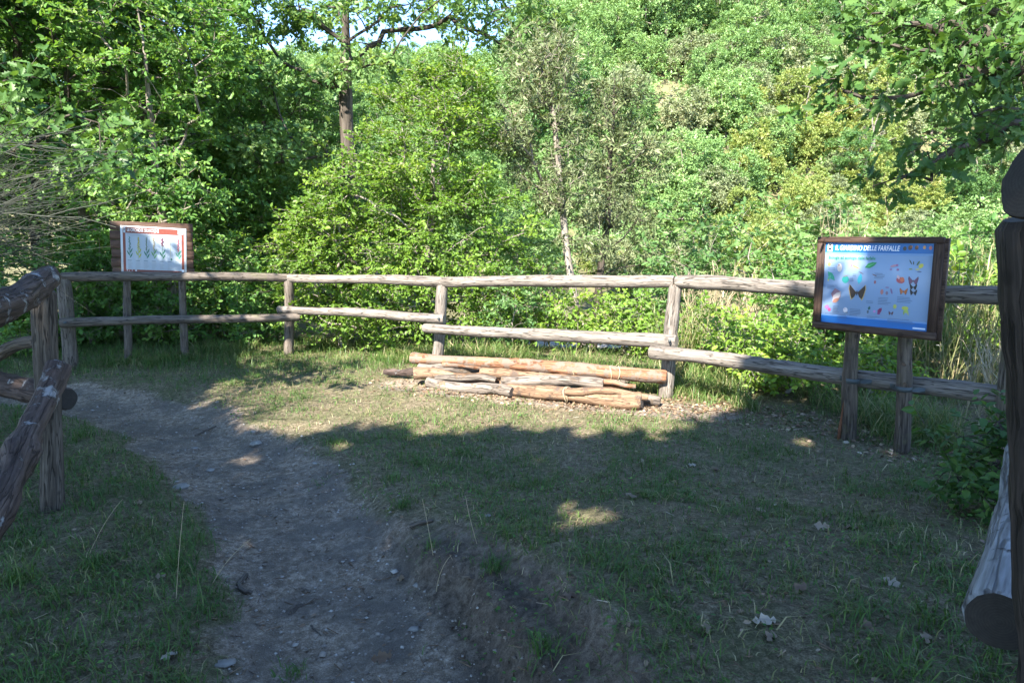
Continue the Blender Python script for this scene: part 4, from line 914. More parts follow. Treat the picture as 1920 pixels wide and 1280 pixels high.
# low scrub filling the hillside between the trees
r = R_(170); ys_ = 19+62*r.random(6500)**.8; us_ = -.12+.94*r.random(6500); xs_ = us_*ys_
pxx, pyy, dpp = to_px(np.stack([xs_, ys_, H(xs_, ys_)], -1)); k = (pxx < 1960) & (pyy > -40) & ~((np.abs(pxx-1370) < 34) & (np.abs(pyy-298) < 10)); xs_, ys_ = xs_[k], ys_[k]
C = np.stack([xs_, ys_, H(xs_, ys_)+r.uniform(.1, 1.3, len(xs_))], -1)
L_, tw_ = spray(C, np.tile(np.array([[0, -.3, .6]]), (len(C), 1)), r, 9, .5, 6, .145, .6, .45, .1, 'kite')
v, f, val = make_leaves(*L_, 'kite'); tag(link('hillside_scrub', mesh('hillside_scrub', v, f, M['leaf_hill'], {'v': val})), 'low green scrub covering the hillside between the trees', 'scrub', kind='stuff')
for k, (px, Y, hgt) in enumerate(((1594, 29, 4.2), (1612, 29.6, 3.4), (1490, 31, 3.6), (1660, 32, 3.4))):
    r = R_(180+k); b = base_at(px, Y); tr = trunk_line(r, hgt, (r.normal(0, .3), 0), .15, 12)
    C = np.array([[r.normal(0, .7), r.normal(0, .4), r.uniform(.55, 1.05)*hgt] for _ in range(9)])
    root = thing('dead_tree', b, ['bare pale dead trunk among the yellowing hillside trees', 'thinner bare pale trunk close beside another dead trunk on hillside', 'leaning bare pale dead tree left of the yellowing trees', 'bare pale dead tree behind the overhanging oak twigs'][k], 'tree')
    P_, par_, e_ = grow(tr, C, r, updraft=.1, wig=.1)
    link('trunk', branch_mesh('dead_tree', P_, par_, .010, .045, M['bark_pale'], 1.9, 12, r), root)

# ------------------------------------------------------------------ oak overhanging from the right, near
r = R_(201); b = drop((5.3, 4.6, 0))
tr = trunk_line(r, 7.0, (-.3, .1), .10, 24)
lo = np.array([b[0], b[1], b[2]])
br_px = [[(1990, 118, 4.9), (1900, 120, 4.7), (1790, 38, 4.6), (1700, 50, 4.6), (1640, 12, 4.6)],
         [(1990, 110, 4.9), (1860, 80, 4.6), (1760, 98, 4.5), (1690, 90, 4.5), (1600, 60, 4.5)],
         [(1990, 140, 4.7), (1880, 118, 4.5), (1770, 160, 4.4), (1690, 185, 4.4), (1610, 183, 4.4), (1545, 155, 4.4)],
         [(2000, 215, 4.6), (1900, 235, 4.4), (1780, 285, 4.3), (1700, 330, 4.3), (1640, 362, 4.3)],
         [(2000, 30, 5.2), (1880, 30, 5.0), (1760, -20, 4.9), (1640, -50, 4.8)],
         [(1990, 300, 4.9), (1930, 210, 4.9), (1870, 200, 4.9), (1810, 225, 4.8)]]
C = []
for ln in br_px:
    pts = np.array([at(*q)-lo for q in ln]); L_ = np.concatenate([[0], np.cumsum(np.linalg.norm(np.diff(pts, axis=0), axis=1))])
    for s_ in np.arange(0.35, L_[-1], .13):
        p = np.array([np.interp(s_, L_, pts[:, j]) for j in range(3)]); C.append(p)
        if s_ > .45:
            for _ in range(1): C.append(p+r.normal(0, 1, 3)*np.array([.10, .11, .08])+np.array([-.02, 0, .02]))
C = np.array(C)
C2 = crown_points(r, [(.0, .2, 6.0, 2.0, 2.0, 1.6, 110), (.5, 1.0, 4.0, 1.4, 1.3, .8, 40)], .3, .3)
k2 = to_px(C2+lo); C2 = C2[~((k2[0] < 1900) & (k2[1] > -60) & (k2[2] > 0))]
gsh = (C2+lo)[:, :2]-S[:2]/S[2]*(C2+lo)[:, 2:3]
build_tree('oak_tree', r, tr, np.concatenate([C, C2]), 'leaf_shade', 'bark', .082, 'oak', 5, .15, 5, .14, .004, .7, .55, .12, showtwig=True, wig=.06, updraft=.04, zpen=.2, label='oak reaching in from the right edge with twisted lobed leaf branches', loc=b)

# ------------------------------------------------------------------ broom shrub and dark oak spray at the left edge
r = R_(210); root = thing('broom_shrub', drop((-4.3, 4.3, 0)), 'grey wiry broom stalks fanning in over the left fence', 'shrub'); lo = np.array(root.location)
V = []; Qb = []; off = 0; vv = []
for i in range(95):
    a0 = at(r.uniform(-420, -140), r.uniform(330, 620), r.uniform(3.6, 4.8))
    tip = at(r.uniform(-60, 215), r.uniform(235, 430), r.uniform(3.7, 5.0)) if i % 2 else at(r.uniform(-60, 150), r.uniform(330, 515), r.uniform(3.9, 5.0))
    mid = (a0+tip)/2+np.array([0, 0, r.uniform(-.06, .22)]); t = np.linspace(0, 1, 8); D = np.linalg.norm(tip-a0)
    main = ((1-t)**2)[:, None]*a0+(2*t*(1-t))[:, None]*mid+(t**2)[:, None]*tip+r.normal(0, .012, (8, 3))
    sets = [(main, np.linspace(.0038, .0014, 8)*r.uniform(.7, 1.3))]
    for j in range(6):
        k_ = r.integers(2, 7); dd_ = (main[k_]-main[k_-1]); dd_ = dd_/np.linalg.norm(dd_)+r.normal(0, .28, 3); ln = D*r.uniform(.12, .38); tt = np.linspace(0, 1, 5)[:, None]
        sets.append((main[k_]+dd_*ln*tt+np.array([0, 0, r.uniform(-.12, .10)])*ln*tt**2+r.normal(0, .004, (5, 3)), np.linspace(.0026, .0010, 5)))
    cv_ = r.random()
    for pts, rd in sets:
        v, q, t_, w_ = tube_arrays(pts, rd, 3, caps=False)
        V.append(v-lo); Qb.append(q+off); off += len(v); vv.append(np.full(len(v), np.clip(cv_+r.normal(0, .2), 0, 1)))
link('stalk', mesh('stalk', np.concatenate(V), [np.concatenate(Qb)], M['broom'], {'v': np.concatenate(vv)}), root)
V = []; Qb = []; off = 0; vv = []
for i in range(16):
    a0 = np.array([lo[0]+r.normal(0, .12), lo[1]+r.normal(0, .12), lo[2]-.1]); tip = at(r.uniform(-420, -160), r.uniform(350, 600), r.uniform(3.8, 4.7))
    pts = a0+(tip-a0)*np.linspace(0, 1, 7)[:, None]; pts[1:-1] += r.normal(0, .03, (5, 3))
    v, q, t_, w_ = tube_arrays(pts, np.linspace(.02, .006, 7), 5, caps=False); V.append(v-lo); Qb.append(q+off); off += len(v); vv.append(w_)
link('stem', mesh('stem', np.concatenate(V), [np.concatenate(Qb)], M['bark'], {'wp': np.concatenate(vv)}), root)

r = R_(211); b = drop((-5.2, 5.0, 0)); tr = trunk_line(r, 5.0, (.1, .2), .1, 18); lo = b
C = [at(r.uniform(-120, 235), r.normal(262, 34), r.uniform(4.6, 5.5))-lo for _ in range(38)]+[at(r.uniform(-200, 60), r.uniform(120, 330), r.uniform(4.8, 5.6))-lo for _ in range(26)]
C2 = crown_points(r, [(-.5, -.2, 4.4, 1.5, 1.4, 1.1, 70)], .3, .26); k2 = to_px(C2+lo); C2 = C2[~((k2[0] > -20) & (k2[1] > -40))]
build_tree('oak_tree', r, tr, np.concatenate([np.array(C), C2]), 'leaf_shade', 'bark', .085, 'oak', 6, .18, 5, .08, .004, .6, .6, .12, showtwig=True, label='shaded young oak reaching in from the left edge above the broom', loc=b, zpen=.2)

# leafy bush at the right edge
r = R_(212); b = ground_at(1870, 965); tr = trunk_line(r, .5, (0, 0), .1, 5)
C = crown_points(r, [(.04, .05, .26, .29, .27, .24, 52), (.22, .15, .46, .2, .2, .18, 16), (-.12, -.05, .16, .18, .18, .12, 12)], .35, .07)
build_tree('bramble_bush', r, tr, C, 'leaf_shade', 'bark', .055, 'ovate', 6, .13, 5, .012, .003, .6, .8, .1, showtwig=True, parts=('stem', 'foliage'), cat='bush', label='dark glossy leafy bush on the ground beside the right near post', loc=b, zpen=.4)

# ------------------------------------------------------------------ trees behind and beside the viewer that shade the foreground
def shade_edge(gx):
    e = np.interp(gx, [-14, -4.6, -3.6, -3.05, -2.6, -1.6, .2, 1.2, 1.9, 2.6, 4.2, 9], [11.4, 11.0, 9.2, 7.0, 5.7, 5.35, 5.1, 5.2, 5.55, 6.6, 7.0, 7.0])
    return e
def prune_shade(Pw):
    g = Pw[:, :2]-S[:2]/S[2]*Pw[:, 2:3]
    n_ = fbm(g[:, 0]*1.9, g[:, 1]*1.9, 3)-.45
    e = shade_edge(g[:, 0])+n_*1.5
    # keep a second, lit gap in the shade on the grass left of the log pile and fleck holes
    keep = g[:, 1] < e
    d = 9.0
    for (px, py, rr) in ((430, 842, .16), (1110, 985, .20), (640, 835, .12), (1230, 830, .12), (60, 790, .12), (1500, 825, .16)):
        q_ = onz(px, py); keep &= np.hypot((g[:, 0]-q_[0])*1.0, (g[:, 1]-q_[1])*.8) > rr
    px_, py_, dp = to_px(Pw)
    seen = (dp > .05) & (px_ > -60) & (px_ < 1980) & (py_ > -60) & (py_ < 1340)
    # dappled light on the butterfly sign
    nd = fbm(g[:, 0]*6.5+3, g[:, 1]*8, 2); sg = (g[:, 0] > 2.3) & (g[:, 0] < 4.8) & (g[:, 1] > 5.75)
    keep &= ~(sg & (nd > .42))
    return keep & ~seen
r = R_(300); gpts = []
for gxv in np.arange(-9.5, 7.0, .52):
    e = float(shade_edge(gxv))
    for gyv in np.arange(-3.0, e, .52):
        for rep in range(6): gpts.append((gxv+r.normal(0, .18), gyv+r.normal(0, .18)))
gpts = np.array(gpts); zc = r.uniform(4.3, 8.6, len(gpts))
PC = np.concatenate([gpts+S[:2]/S[2]*zc[:, None], zc[:, None]], 1)
px_, py_, dp = to_px(PC); seen = (dp > 0) & (px_ > -160) & (px_ < 2080) & (py_ > -200); PC = PC[~seen]
trunks = np.array([(-7.6, 2.8), (-8.6, -1.0), (-5.4, -3.6), (-2.4, -5.6), (1.0, -4.8), (3.6, -3.4), (-9.5, 5.6), (-5.6, -7.4), (-11.5, 2.0), (-10.5, -4.5)])
own = np.argmin(np.linalg.norm(PC[:, None, :2]-trunks[None], axis=2), axis=1)
labs = ['shading oak standing beyond the left edge level with the near post', 'shading oak behind the viewer, far to the left', 'shading oak behind the viewer on the left', 'shading oak straight behind the viewer', 'shading oak behind the viewer, right of centre', 'shading oak behind the viewer on the right', 'shading oak beyond the left edge near the orchid sign', 'shading oak in the second row behind the viewer', 'shading oak in the second row beyond the left edge', 'shading oak in the second row at back left']
for k, (tx, ty) in enumerate(trunks):
    Ck = PC[own == k]
    if len(Ck) < 6: continue
    b = drop((tx, ty, 0)); rk = R_(310+k); tr = trunk_line(rk, 7.2, (0, 0), .12, 18)
    build_tree('oak_tree', rk, tr, Ck-b, 'leaf_shade', 'bark', .18, 'kite', 9, .40, 7, .15, .008, .5, .7, .1, label=labs[k], loc=b, prune=prune_shade, wig=.08, thin=.02, group='oaks shading the foreground')

# ------------------------------------------------------------------ grass, tall grass, reeds, litter, pebbles
def blades(name, P, h, w_, lean, val, mat_, rng, kind='stuff', bend=1.0, parent=None, segs=2):
    n = len(P); a = rng.uniform(0, 6.283, n); d = np.stack([np.cos(a), np.sin(a), np.zeros(n)], -1); s_ = np.stack([-np.sin(a+rng.normal(0, .6, n)), np.cos(a), np.zeros(n)], -1)
    rows = []; ts = np.linspace(0, 1, segs+1)
    for t in ts[:-1]:
        c = P+d*(lean*h*t**1.8*bend)[:, None]+np.array([0, 0, 1.0])*(h*t*(1-.25*lean*t))[:, None]; ww = (w_*(1-.45*t)/2)[:, None]
        rows += [c-s_*ww, c+s_*ww]
    tip = P+d*(lean*h*bend)[:, None]+np.array([0, 0, 1.0])*(h*np.maximum(.12, 1-.55*lean))[:, None]; rows.append(tip)
    V = np.stack(rows, 1); m = V.shape[1]; k = (np.arange(n)*m)[:, None]; f = []
    for i in range(segs-1): f += [k+np.array([2*i, 2*i+1, 2*i+3]), k+np.array([2*i, 2*i+3, 2*i+2])]
    f.append(k+np.array([m-3, m-2, m-1]))
    me = mesh(name, V.reshape(-1, 3), [np.concatenate(f)], M[mat_], {'v': np.repeat(np.clip(val, 0, 1), m)})
    return me
r = R_(400)
N_ = 300000
gy_ = 1.6+8.2*r.random(N_)**.85; gx_ = (r.random(N_)*2-1)*(.86*gy_+.5)
m_, sd_, dm_ = path_m(gx_, gy_)
left = sd_ < 0
ed = m_+.9*(fbm(gx_*3.2, gy_*3.2, 5)-.47)
patch = fbm(gx_*2.3+5, gy_*2.3, 4); fine = fbm(gx_*9, gy_*9, 2)
dens = np.where(left, sstep(.85, 1.5, ed), sstep(.95, 2.5, ed))*(.30+.70*sstep(.36, .55, patch))
bk = (~left)*(1-sstep(1.5, 2.5, m_))*(1-sstep(2.6, 4.2, gy_)); dens = dens*(1-.62*bk)
dens = np.where(left, np.maximum(dens, .9*sstep(1.0, 1.5, ed)), dens)
dens = dens*(1-.85*(1-sstep(.16, .40, pile_d(gx_, gy_))))*(.35+.65*sstep(.3, .5, fine))
backg = sstep(7.0, 7.8, gy_)*(gx_ < -1.2); dens = np.maximum(dens, backg*.9*sstep(.9, 1.3, ed))
dens *= np.clip(1.15-gy_*.055, .4, 1)
keep = r.random(N_) < dens*1.0
gx_, gy_, left, patch, backg, ed = gx_[keep], gy_[keep], left[keep], patch[keep], backg[keep], ed[keep]; n = len(gx_)
P = np.stack([gx_, gy_, H(gx_, gy_)-.004], -1)
green = np.where(left, .17, .29)-.9*(patch-.48)*.9-.12*backg+r.normal(0, .24, n)
hgt = np.where(left, .052, .044)*r.uniform(.45, 1.7, n)*(1+.6*(patch-.45))*(1+.9*backg)
clump = sstep(.50, .62, fbm(gx_*6+2, gy_*6, 2)); hgt = hgt*(1+.8*clump); green = green-.10*clump
hgt = np.where((r.random(n) < .012), hgt*2.2, hgt)
print('grass', n)
tag(link('grass', blades('grass', P, hgt, r.uniform(.003, .006, n), r.uniform(.35, 1.3, n), green, 'grass', r)), 'short sparse grass and straw covering the clearing', 'grass', kind='stuff')
# taller grass along and behind the fence
N_ = 26000; t = r.random(N_); seg = r.integers(0, 4, N_); FP = np.array([P0, P1, P2, P3, P4])[:, :2]
base = FP[seg]+(FP[seg+1]-FP[seg])*t[:, None]; dn = np.abs(r.normal(0, .45, N_))+.05; base = base+np.stack([dn*.25+r.normal(0, .1, N_), dn], -1)
pn = fbm(base[:, 0]*2+1, base[:, 1]*2, 3); k = (pn > np.where(seg == 3, .40, np.where(seg == 2, .42, .50))); base, dn, seg = base[k], dn[k], seg[k]; n = len(base)
P = np.stack([base[:, 0], base[:, 1], H(base[:, 0], base[:, 1])-.005], -1)
tag(link('tall_grass', blades('tall_grass', P, r.uniform(.10, .34, n)*np.where(seg >= 2, 1.25, .75)*np.clip(dn*3, .5, 1), r.uniform(.004, .007, n), r.uniform(.3, 1.1, n), r.normal(.36, .2, n), 'grass', r, segs=3)), 'taller green grass growing along the foot of the fence', 'grass', kind='stuff')
# tufts of grass on the bank and the path's edge
tufts = [(752, 950, .085, 90, 'largest bright grass tuft beside the path near two dark sticks'), (735, 900, .075, 80, 'grass tuft on the right path edge above the largest tuft'), (925, 1066, .09, 90, 'grass tuft on the bank right of the lowest dark stick'), (1015, 1215, .10, 80, 'grass tuft low on the dug bank near the bottom edge'), (620, 830, .07, 70, 'grass tuft between grey stone and sunlit strip'), (785, 870, .07, 70, 'grass tuft on the slope at shade edge, right of path'), (330, 1060, .16, 110, 'tall thin grass clump on the left edge of the path'), (600, 905, .04, 40, 'tiny grass tuft in the middle of the path'), (805, 1055, .06, 60, 'small grass tuft on path edge left of the lowest stick'), (180, 1060, .10, 90, 'bright grass tuft at the left below the bark log'), (350, 1020, .14, 70, 'wispy grass clump leaning over the left path edge'), (545, 1265, .06, 60, 'grass tuft at the bottom edge of the path'), (870, 850, .06, 60, 'grass tuft at the shade edge below the log pile'), (35, 1090, .17, 130, 'tall bright grass tuft at the lower left edge')]
for i, (px, py, hh_, n, lab) in enumerate(tufts):
    rr = R_(420+i); c = ground_at(px, py); loc = rr.normal(0, .032+.02*(hh_ > .12), (n, 3)); loc[:, 2] = 0
    loc[:, 2] = H(loc[:, 0]+c[0], loc[:, 1]+c[1])-c[2]-.004
    o = link('grass_tuft', blades('grass_tuft', loc, rr.uniform(.4, 1.2, n)*hh_, rr.uniform(.003, .005, n), rr.uniform(.3, 1.2, n), rr.normal(.18, .13, n), 'grass', rr, segs=3), None, c)
    tag(o, lab, 'grass tuft', 'grass tufts in the clearing')
# dry tall grass behind the right middle post and reeds at the far right
def reed_clump(px, Y, hgt, n, label, mat_, spread, vmean, leaves=9):
    rr = R_(int(px*3+Y)); b = base_at(px, Y); root = thing('reed_clump', b, label, 'reeds', None)
    V = []; Qs = []; W = []; off = 0; LP = []; LD = []
    for i in range(n):
        o = np.array([rr.normal(0, spread), rr.normal(0, spread*.7), -.05]); top = o+np.array([rr.normal(0, .16), rr.normal(0, .1), hgt*rr.uniform(.6, 1.05)])
        tt = np.linspace(0, 1, 5); pts = o+(top-o)*tt[:, None]; pts[:, 0] += rr.normal(0, .05)*tt**2
        v, q, t_, w_ = tube_arrays(pts, np.linspace(.006, .0022, 5), 4, caps=False); V.append(v); Qs.append(q+off); W.append(np.full(len(v), np.clip(rr.normal(.75, .2), 0, 1))); off += len(v)
        for s_ in rr.uniform(.15, 1, leaves): LP.append(o+(top-o)*s_)
    link('culm', mesh('culm', np.concatenate(V), [np.concatenate(Qs)], M[mat_], {'v': np.concatenate(W)}), root)
    LP = np.array(LP); m = len(LP)
    link('leaf_blade', blades('leaf_blade', LP, rr.uniform(.16, .42, m)*min(1, hgt), rr.uniform(.006, .012, m), rr.uniform(.4, 1.35, m), rr.normal(vmean, .2, m), mat_, rr, segs=3), root)
    return root
for a_ in ((1340, 8.8, 1.1, 46, 'dry straw coloured tall grass clump behind the right middle post', 'straw', .26, .6, 7), (1300, 7.4, .75, 40, 'green tall grass clump beside the right middle post', 'reed', .16, .35, 7), (1575, 10.5, 2.3, 34, 'pale feathery reeds rising behind the butterfly sign', 'straw', .22, .8, 8),
           (1835, 6.3, 1.25, 30, 'large green reed clump above the lower rail at far right', 'reed', .22, .45, 12), (1775, 6.6, 1.15, 26, 'green reed clump close to the right side of butterfly sign', 'reed', .2, .5, 11), (1880, 5.6, .8, 22, 'short dry grass clump under the lower rail at far right', 'straw', .16, .5, 8), (1810, 7.6, 1.4, 30, 'tall reeds further back at the far right', 'reed', .3, .6, 10), (1430, 9.2, .95, 30, 'dry pale grass clump left of the butterfly sign behind fence', 'straw', .26, .7, 7), (1000, 9.3, .8, 40, 'dry grass clump at the foot of the slim trees', 'straw', .28, .5, 7), (1920, 6.9, 1.5, 26, 'tall reeds at the very right edge behind the post', 'reed', .25, .5, 10)):
    reed_clump(*a_)

# fallen leaves
def flat_bits(name, x, y, size, val, shape, mat_, rng, lift=.006, tiltv=.35):
    n = len(x); p = np.stack([x, y, H(x, y)+lift*rng.random(n)], -1); a = rng.uniform(0, 6.283, n)
    ld = unit(np.stack([np.cos(a), np.sin(a), rng.normal(0, tiltv*.4, n)], -1)); nn = unit(np.array([0, 0, 1.0])+rng.normal(0, tiltv, (n, 3)))
    v, f, vl = make_leaves(p, ld, nn, size, np.clip(val, 0, 1), shape); return mesh(name, v, f, M[mat_], {'v': vl})
N_ = 9000; y_ = 1.7+6.6*r.random(N_); x_ = (r.random(N_)*2-1)*(.85*y_+.4); m_, sd_, dm_ = path_m(x_, y_)
pd = pile_d(x_, y_); wgt = .34+.55*(fbm(x_*1.7, y_*1.7, 3) > .5)*(sd_ > 0)-.1*(m_ < 1); k = r.random(N_) < wgt; x_, y_ = x_[k], y_[k]; n = len(x_)
t = r.random(1900); xp = pile_a[0]+(pile_b[0]-pile_a[0])*t+r.normal(0, .22, 1900); yp = pile_a[1]+(pile_b[1]-pile_a[1])*t+r.normal(-.03, .17, 1900)
t2 = r.random(1500); xq = P3[0]+(P4[0]-P3[0])*t2+r.normal(0, .2, 1500); yq = P3[1]+(P4[1]-P3[1])*t2+r.normal(.05, .25, 1500)
xa = np.concatenate([x_, xp, xq]); ya = np.concatenate([y_, yp, yq]); n = len(xa)
szl = np.concatenate([r.uniform(.008, .030, len(x_)), r.uniform(.01, .05, len(xp)), r.uniform(.02, .05, len(xq))]); vl = np.concatenate([r.normal(.38, .2, len(x_)), r.normal(.52, .24, len(xp)), r.normal(.55, .2, len(xq))])
tag(link('leaf_litter', flat_bits('leaf_litter', xa, ya, szl, vl, 'ovate', 'litter', r, .012, .5)), 'small dead leaves and bits scattered over the ground', 'leaf litter', kind='stuff')
big = [(1085, 1120, .5), (1410, 1168, .95), (1437, 1205, .8), (1560, 995, .95), (1580, 992, .4), (1655, 1087, .95), (1435, 965, .85), (1207, 873, .9), (1290, 873, .9), (1195, 938, .6), (315, 1080, .8), (250, 944, .9), (1670, 855, .95), (1695, 850, .95), (335, 1225, .85), (1455, 1003, .7), (1485, 1115, .45), (1100, 1000, .6), (1325, 1192, .7), (1735, 1210, .7), (1345, 885, .35), (750, 1083, .7), (695, 1240, .3), (1605, 1175, .5)]
for i, (px, py, v_) in enumerate(big):
    rr = R_(500+i); c = ground_at(px, py); a = rr.uniform(0, 6.28); n1 = unit(np.array([[rr.normal(0, .35), rr.normal(-.3, .3), 1.0]])); ld = unit(np.array([[math.cos(a), math.sin(a), rr.normal(.05, .15)]]))
    v, f, vl = make_leaves(np.zeros((1, 3)), ld, n1, np.array([rr.uniform(.055, .085)]), np.array([v_]), 'oak')
    v[:, 2] += .02*np.sin(np.arange(len(v))*1.7)*.35
    v = np.concatenate([v, v-np.array([0, 0, .0012])]); f2 = [np.concatenate([q_, q_[:, ::-1]+len(vl)]) for q_ in f]
    o = link('fallen_leaf', mesh('fallen_leaf', v, f2, M['litter'], {'v': np.concatenate([vl, vl])}), None, c+np.array([0, 0, .012]))
    tag(o, 'curled dry oak leaf lying on the grass', 'leaf', 'dry oak leaves lying in the clearing')
# pebbles of the path
N_ = 30000; y_ = 1.7+5.6*r.random(N_)**1.2; x_ = (r.random(N_)*2-1)*(.85*y_+.3); m_, sd_, dm_ = path_m(x_, y_); k = (m_ < 1.0+.8*r.random(N_)*(sd_ > 0)) & (r.random(N_) < .95); x_, y_ = x_[k], y_[k]; n = len(x_)
sz = .003+.009*r.random(n)**3+.012*(r.random(n) < .012)
O8 = np.array([(1, 0, 0), (0, 1, 0), (-1, 0, 0), (0, -1, 0), (0, 0, .55), (0, 0, -.55)]); F8 = np.array([(0, 1, 4), (1, 2, 4), (2, 3, 4), (3, 0, 4), (1, 0, 5), (2, 1, 5), (3, 2, 5), (0, 3, 5)])
Vp = (O8[None]*r.uniform(.6, 1.4, (n, 6, 1))); a = r.uniform(0, 6.28, n); ca, sa = np.cos(a)[:, None], np.sin(a)[:, None]
Vp = np.stack([Vp[..., 0]*ca-Vp[..., 1]*sa, Vp[..., 0]*sa+Vp[..., 1]*ca, Vp[..., 2]], -1)*sz[:, None, None]+np.stack([x_, y_, H(x_, y_)+sz*.2], -1)[:, None]
tag(link('pebbles', mesh('pebbles', Vp.reshape(-1, 3), [((np.arange(n)*6)[:, None, None]+F8[None]).reshape(-1, 3)], M['pebble'], {'v': np.repeat(r.random(n), 6)})), 'fine pale pebbles and grit on the dirt path', 'pebbles', kind='stuff')
# single stones
def stone(px, py, s, label, seed):
    rr = R_(seed); c = ground_at(px, py); n1, n2_ = 9, 6; V = []
    th = np.linspace(0, 2*np.pi, n1, endpoint=False); q = []
    ph = np.linspace(.12, np.pi-.12, n2_)
    for p in ph:
        for t_ in th: V.append((math.sin(p)*math.cos(t_), math.sin(p)*math.sin(t_)*.75, math.cos(p)*.55))
    V = np.array(V); V = np.round(V*2.2)/2.2*.5+V*.5; V = V*(1+.2*rr.normal(0, 1, (len(V), 1)))*np.array(s)*.85
    for i in range(n2_-1):
        for j in range(n1): q.append([i*n1+j, (i+1)*n1+j, (i+1)*n1+(j+1) % n1, i*n1+(j+1) % n1])
    capt = [list(range(n1))]; capb = [list(range(n1*(n2_-1), n1*n2_))[::-1]]
    o = link('stone', mesh('stone', V, [np.array(q), np.array(capt), np.array(capb)], M['stone']), None, c+np.array([0, 0, s[2]*.18])); o.rotation_euler[2] = rr.uniform(-.5, .5)
    tag(o, label, 'stone', 'stones lying in the clearing')
for i, a_ in enumerate(((481, 833, (.055, .05, .05), 'pale grey angular stone on the upper path by grass edge'), (337, 915, (.07, .04, .04), 'flat grey stone at the left path edge'), (475, 810, (.03, .025, .02), 'small stone just above the angular path stone'), (395, 882, (.035, .03, .025), 'dark rimmed small stone in the left path edge grass'), (365, 840, (.035, .03, .012), 'flat pale stone set in the upper path'), (915, 967, (.022, .018, .015), 'small white stone on the bank right of path'), (785, 1098, (.035, .025, .015), 'flat pale stone in the lower path near the bank'), (420, 1245, (.05, .04, .02), 'flat grey stone at the lower left edge of path'), (775, 1180, (.03, .025, .02), 'pale stone at the foot of the dug bank'), (590, 868, (.03, .025, .012), 'flat pale chip in the middle path'))):
    stone(*a_, seed=600+i)
# sticks
def stick(pxs, rad, label, seed, lift=.008):
    P_ = np.array([ground_at(*p)+np.array([0, 0, lift]) for p in pxs]); base = P_[0].copy(); rr = R_(seed)
    t = np.linspace(0, 1, len(P_)); tt = np.linspace(0, 1, 10); pts = np.stack([np.interp(tt, t, P_[:, j]) for j in range(3)], -1); pts[1:-1] += rr.normal(0, .002, (8, 3))
    V, q, tri, W = tube_arrays(pts, np.linspace(rad, rad*.75, 10), 8, rr, .12)
    o = link('stick', mesh('stick', V-base, [q, tri], [M['stick'], M['cap_dark']], {'wp': W}, [0, 1], smooth=False), None, base); tag(o, label, 'stick', 'sticks lying in the clearing')
for i, a_ in enumerate((([(768, 988), (812, 978)], .011, 'upper of two dark sticks lying on the right path edge'), ([(775, 1010), (808, 998)], .009, 'lower of two dark sticks lying on the right path edge'), ([(838, 1089), (885, 1084)], .013, 'thick dark stick lying at the foot of the bank'), ([(462, 1080), (447, 1098), (455, 1110), (472, 1114)], .013, 'curved dark stick at the left edge of the path'), ([(545, 1150), (556, 1140), (570, 1137)], .013, 'short dark curved stick in the middle of the path'), ([(583, 1175), (602, 1193)], .004, 'thin dark twig on the lower path below the curved stick'), ([(366, 818), (405, 800)], .007, 'thin dark branch on the upper path edge in shade'), ([(625, 890), (650, 885)], .006, 'thin twig lying across the middle path'), ([(565, 1105), (582, 1111)], .005, 'tiny twig above the short curved stick'), ([(1780, 1085), (1830, 1107)], .004, 'pale thin stalk on the grass near right log'))):
    stick(*a_, seed=640+i)

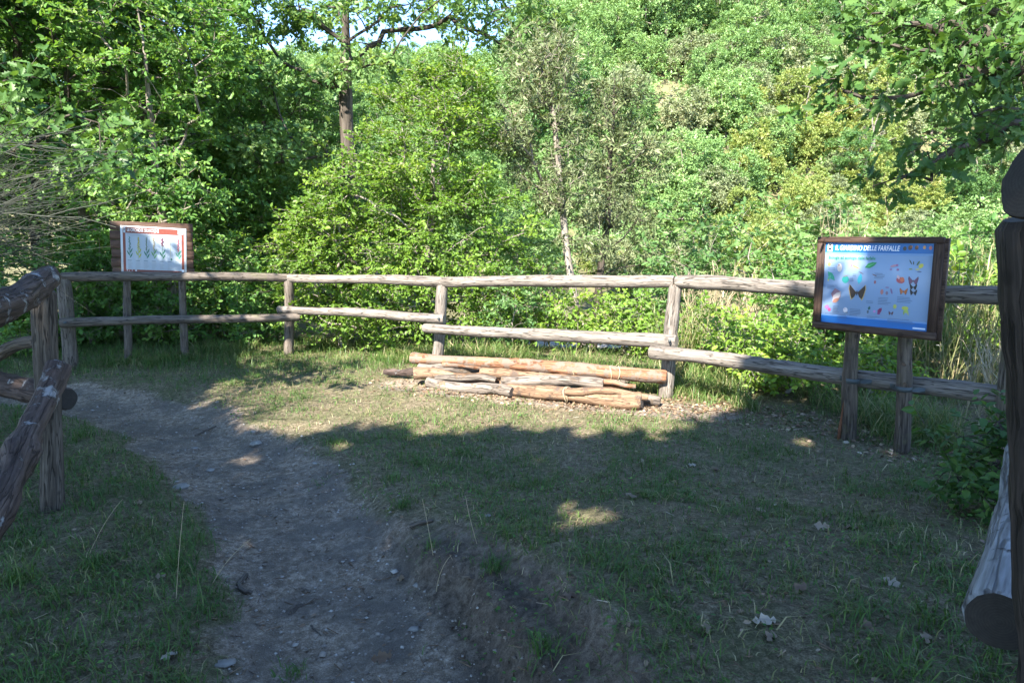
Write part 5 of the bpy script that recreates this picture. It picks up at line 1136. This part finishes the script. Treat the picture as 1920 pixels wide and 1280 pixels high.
# dry grass stalks standing over the path's edges
for i, (a_, b_, lab) in enumerate((((812, 1040), (792, 935), 'tall bent dry stalk beside the two dark sticks'), ((895, 1022), (873, 930), 'thin upright dry seed stalk on the bank'), ((818, 1108), (846, 1040), 'dry stalk leaning right at the foot of the bank'), ((330, 1130), (345, 940), 'arching dry stalk in the left path edge clump'), ((395, 1100), (470, 1010), 'dry stalk leaning over the left path edge'), ((165, 1045), (230, 935), 'slender dry stalk in the left lawn'), ((1170, 960), (1168, 935), 'short dry stalk on the right lawn'), ((1790, 945), (1785, 880), 'dry stalk in front of the right bush'))):
    rr = R_(700+i); g0 = ground_at(*a_); tp = at(b_[0], b_[1], g0[1]+rr.uniform(-.05, .05)); mid = (g0+tp)/2+np.array([rr.normal(0, .02), 0, .03]); t = np.linspace(0, 1, 9)
    pts = ((1-t)**2)[:, None]*g0+(2*t*(1-t))[:, None]*mid+(t**2)[:, None]*tp
    v, q, tri, w_ = tube_arrays(pts-g0, np.linspace(.0022, .0013, 9), 4, caps=False)
    o = link('dry_stalk', mesh('dry_stalk', v, [q], M['straw'], {'v': np.full(len(v), .7)}), None, g0); tag(o, lab, 'stalk', 'dry grass stalks in the clearing')

r = R_(800); n = 2600; y_ = 1.7+6.0*r.random(n)**1.1; x_ = (r.random(n)*2-1)*(.85*y_+.3); a = r.uniform(0, 6.28, n); ln = r.uniform(.015, .07, n); wd = r.uniform(.0012, .003, n)
d = np.stack([np.cos(a), np.sin(a), r.normal(0, .12, n)], -1); sdv = np.stack([-np.sin(a), np.cos(a), np.zeros(n)], -1); p = np.stack([x_, y_, H(x_, y_)+.006], -1); upv = np.array([0, 0, 1.0])
q0 = p-d*ln[:, None]/2; q1 = p+d*ln[:, None]/2; ww = wd[:, None]
V = np.stack([q0+sdv*ww, q0-sdv*ww, q0+upv*ww*1.6, q1+sdv*ww*.6, q1-sdv*ww*.6, q1+upv*ww], 1).reshape(-1, 3); k = (np.arange(n)*6)[:, None]
fq = np.concatenate([k+np.array([0, 2, 5, 3]), k+np.array([2, 1, 4, 5]), k+np.array([1, 0, 3, 4])])
tag(link('twig_litter', mesh('twig_litter', V, [fq], M['litter'], {'v': np.repeat(np.clip(r.normal(.25, .25, n), 0, 1), 6)})), 'tiny broken twigs and stems strewn over the ground', 'twigs', kind='stuff')


# clover and small broad-leaved weeds in the turf
r = R_(900); n = 26000; y_ = 1.7+6.4*r.random(n); x_ = (r.random(n)*2-1)*(.86*y_+.4); m_, sd_, dm_ = path_m(x_, y_)
cl = fbm(x_*2.1+40, y_*2.1, 4); k = (r.random(n) < sstep(.47, .60, cl)*.75+.05) & (m_ > 1.15) & (pile_d(x_, y_) > .3); x_, y_ = x_[k], y_[k]; n = len(x_)
tag(link('clover', flat_bits('clover', x_, y_, r.uniform(.010, .026, n), r.normal(.45, .22, n), 'ovate', 'leaf_deep', r, .035, .45)), 'clover and small weeds growing among the grass', 'clover', kind='stuff')
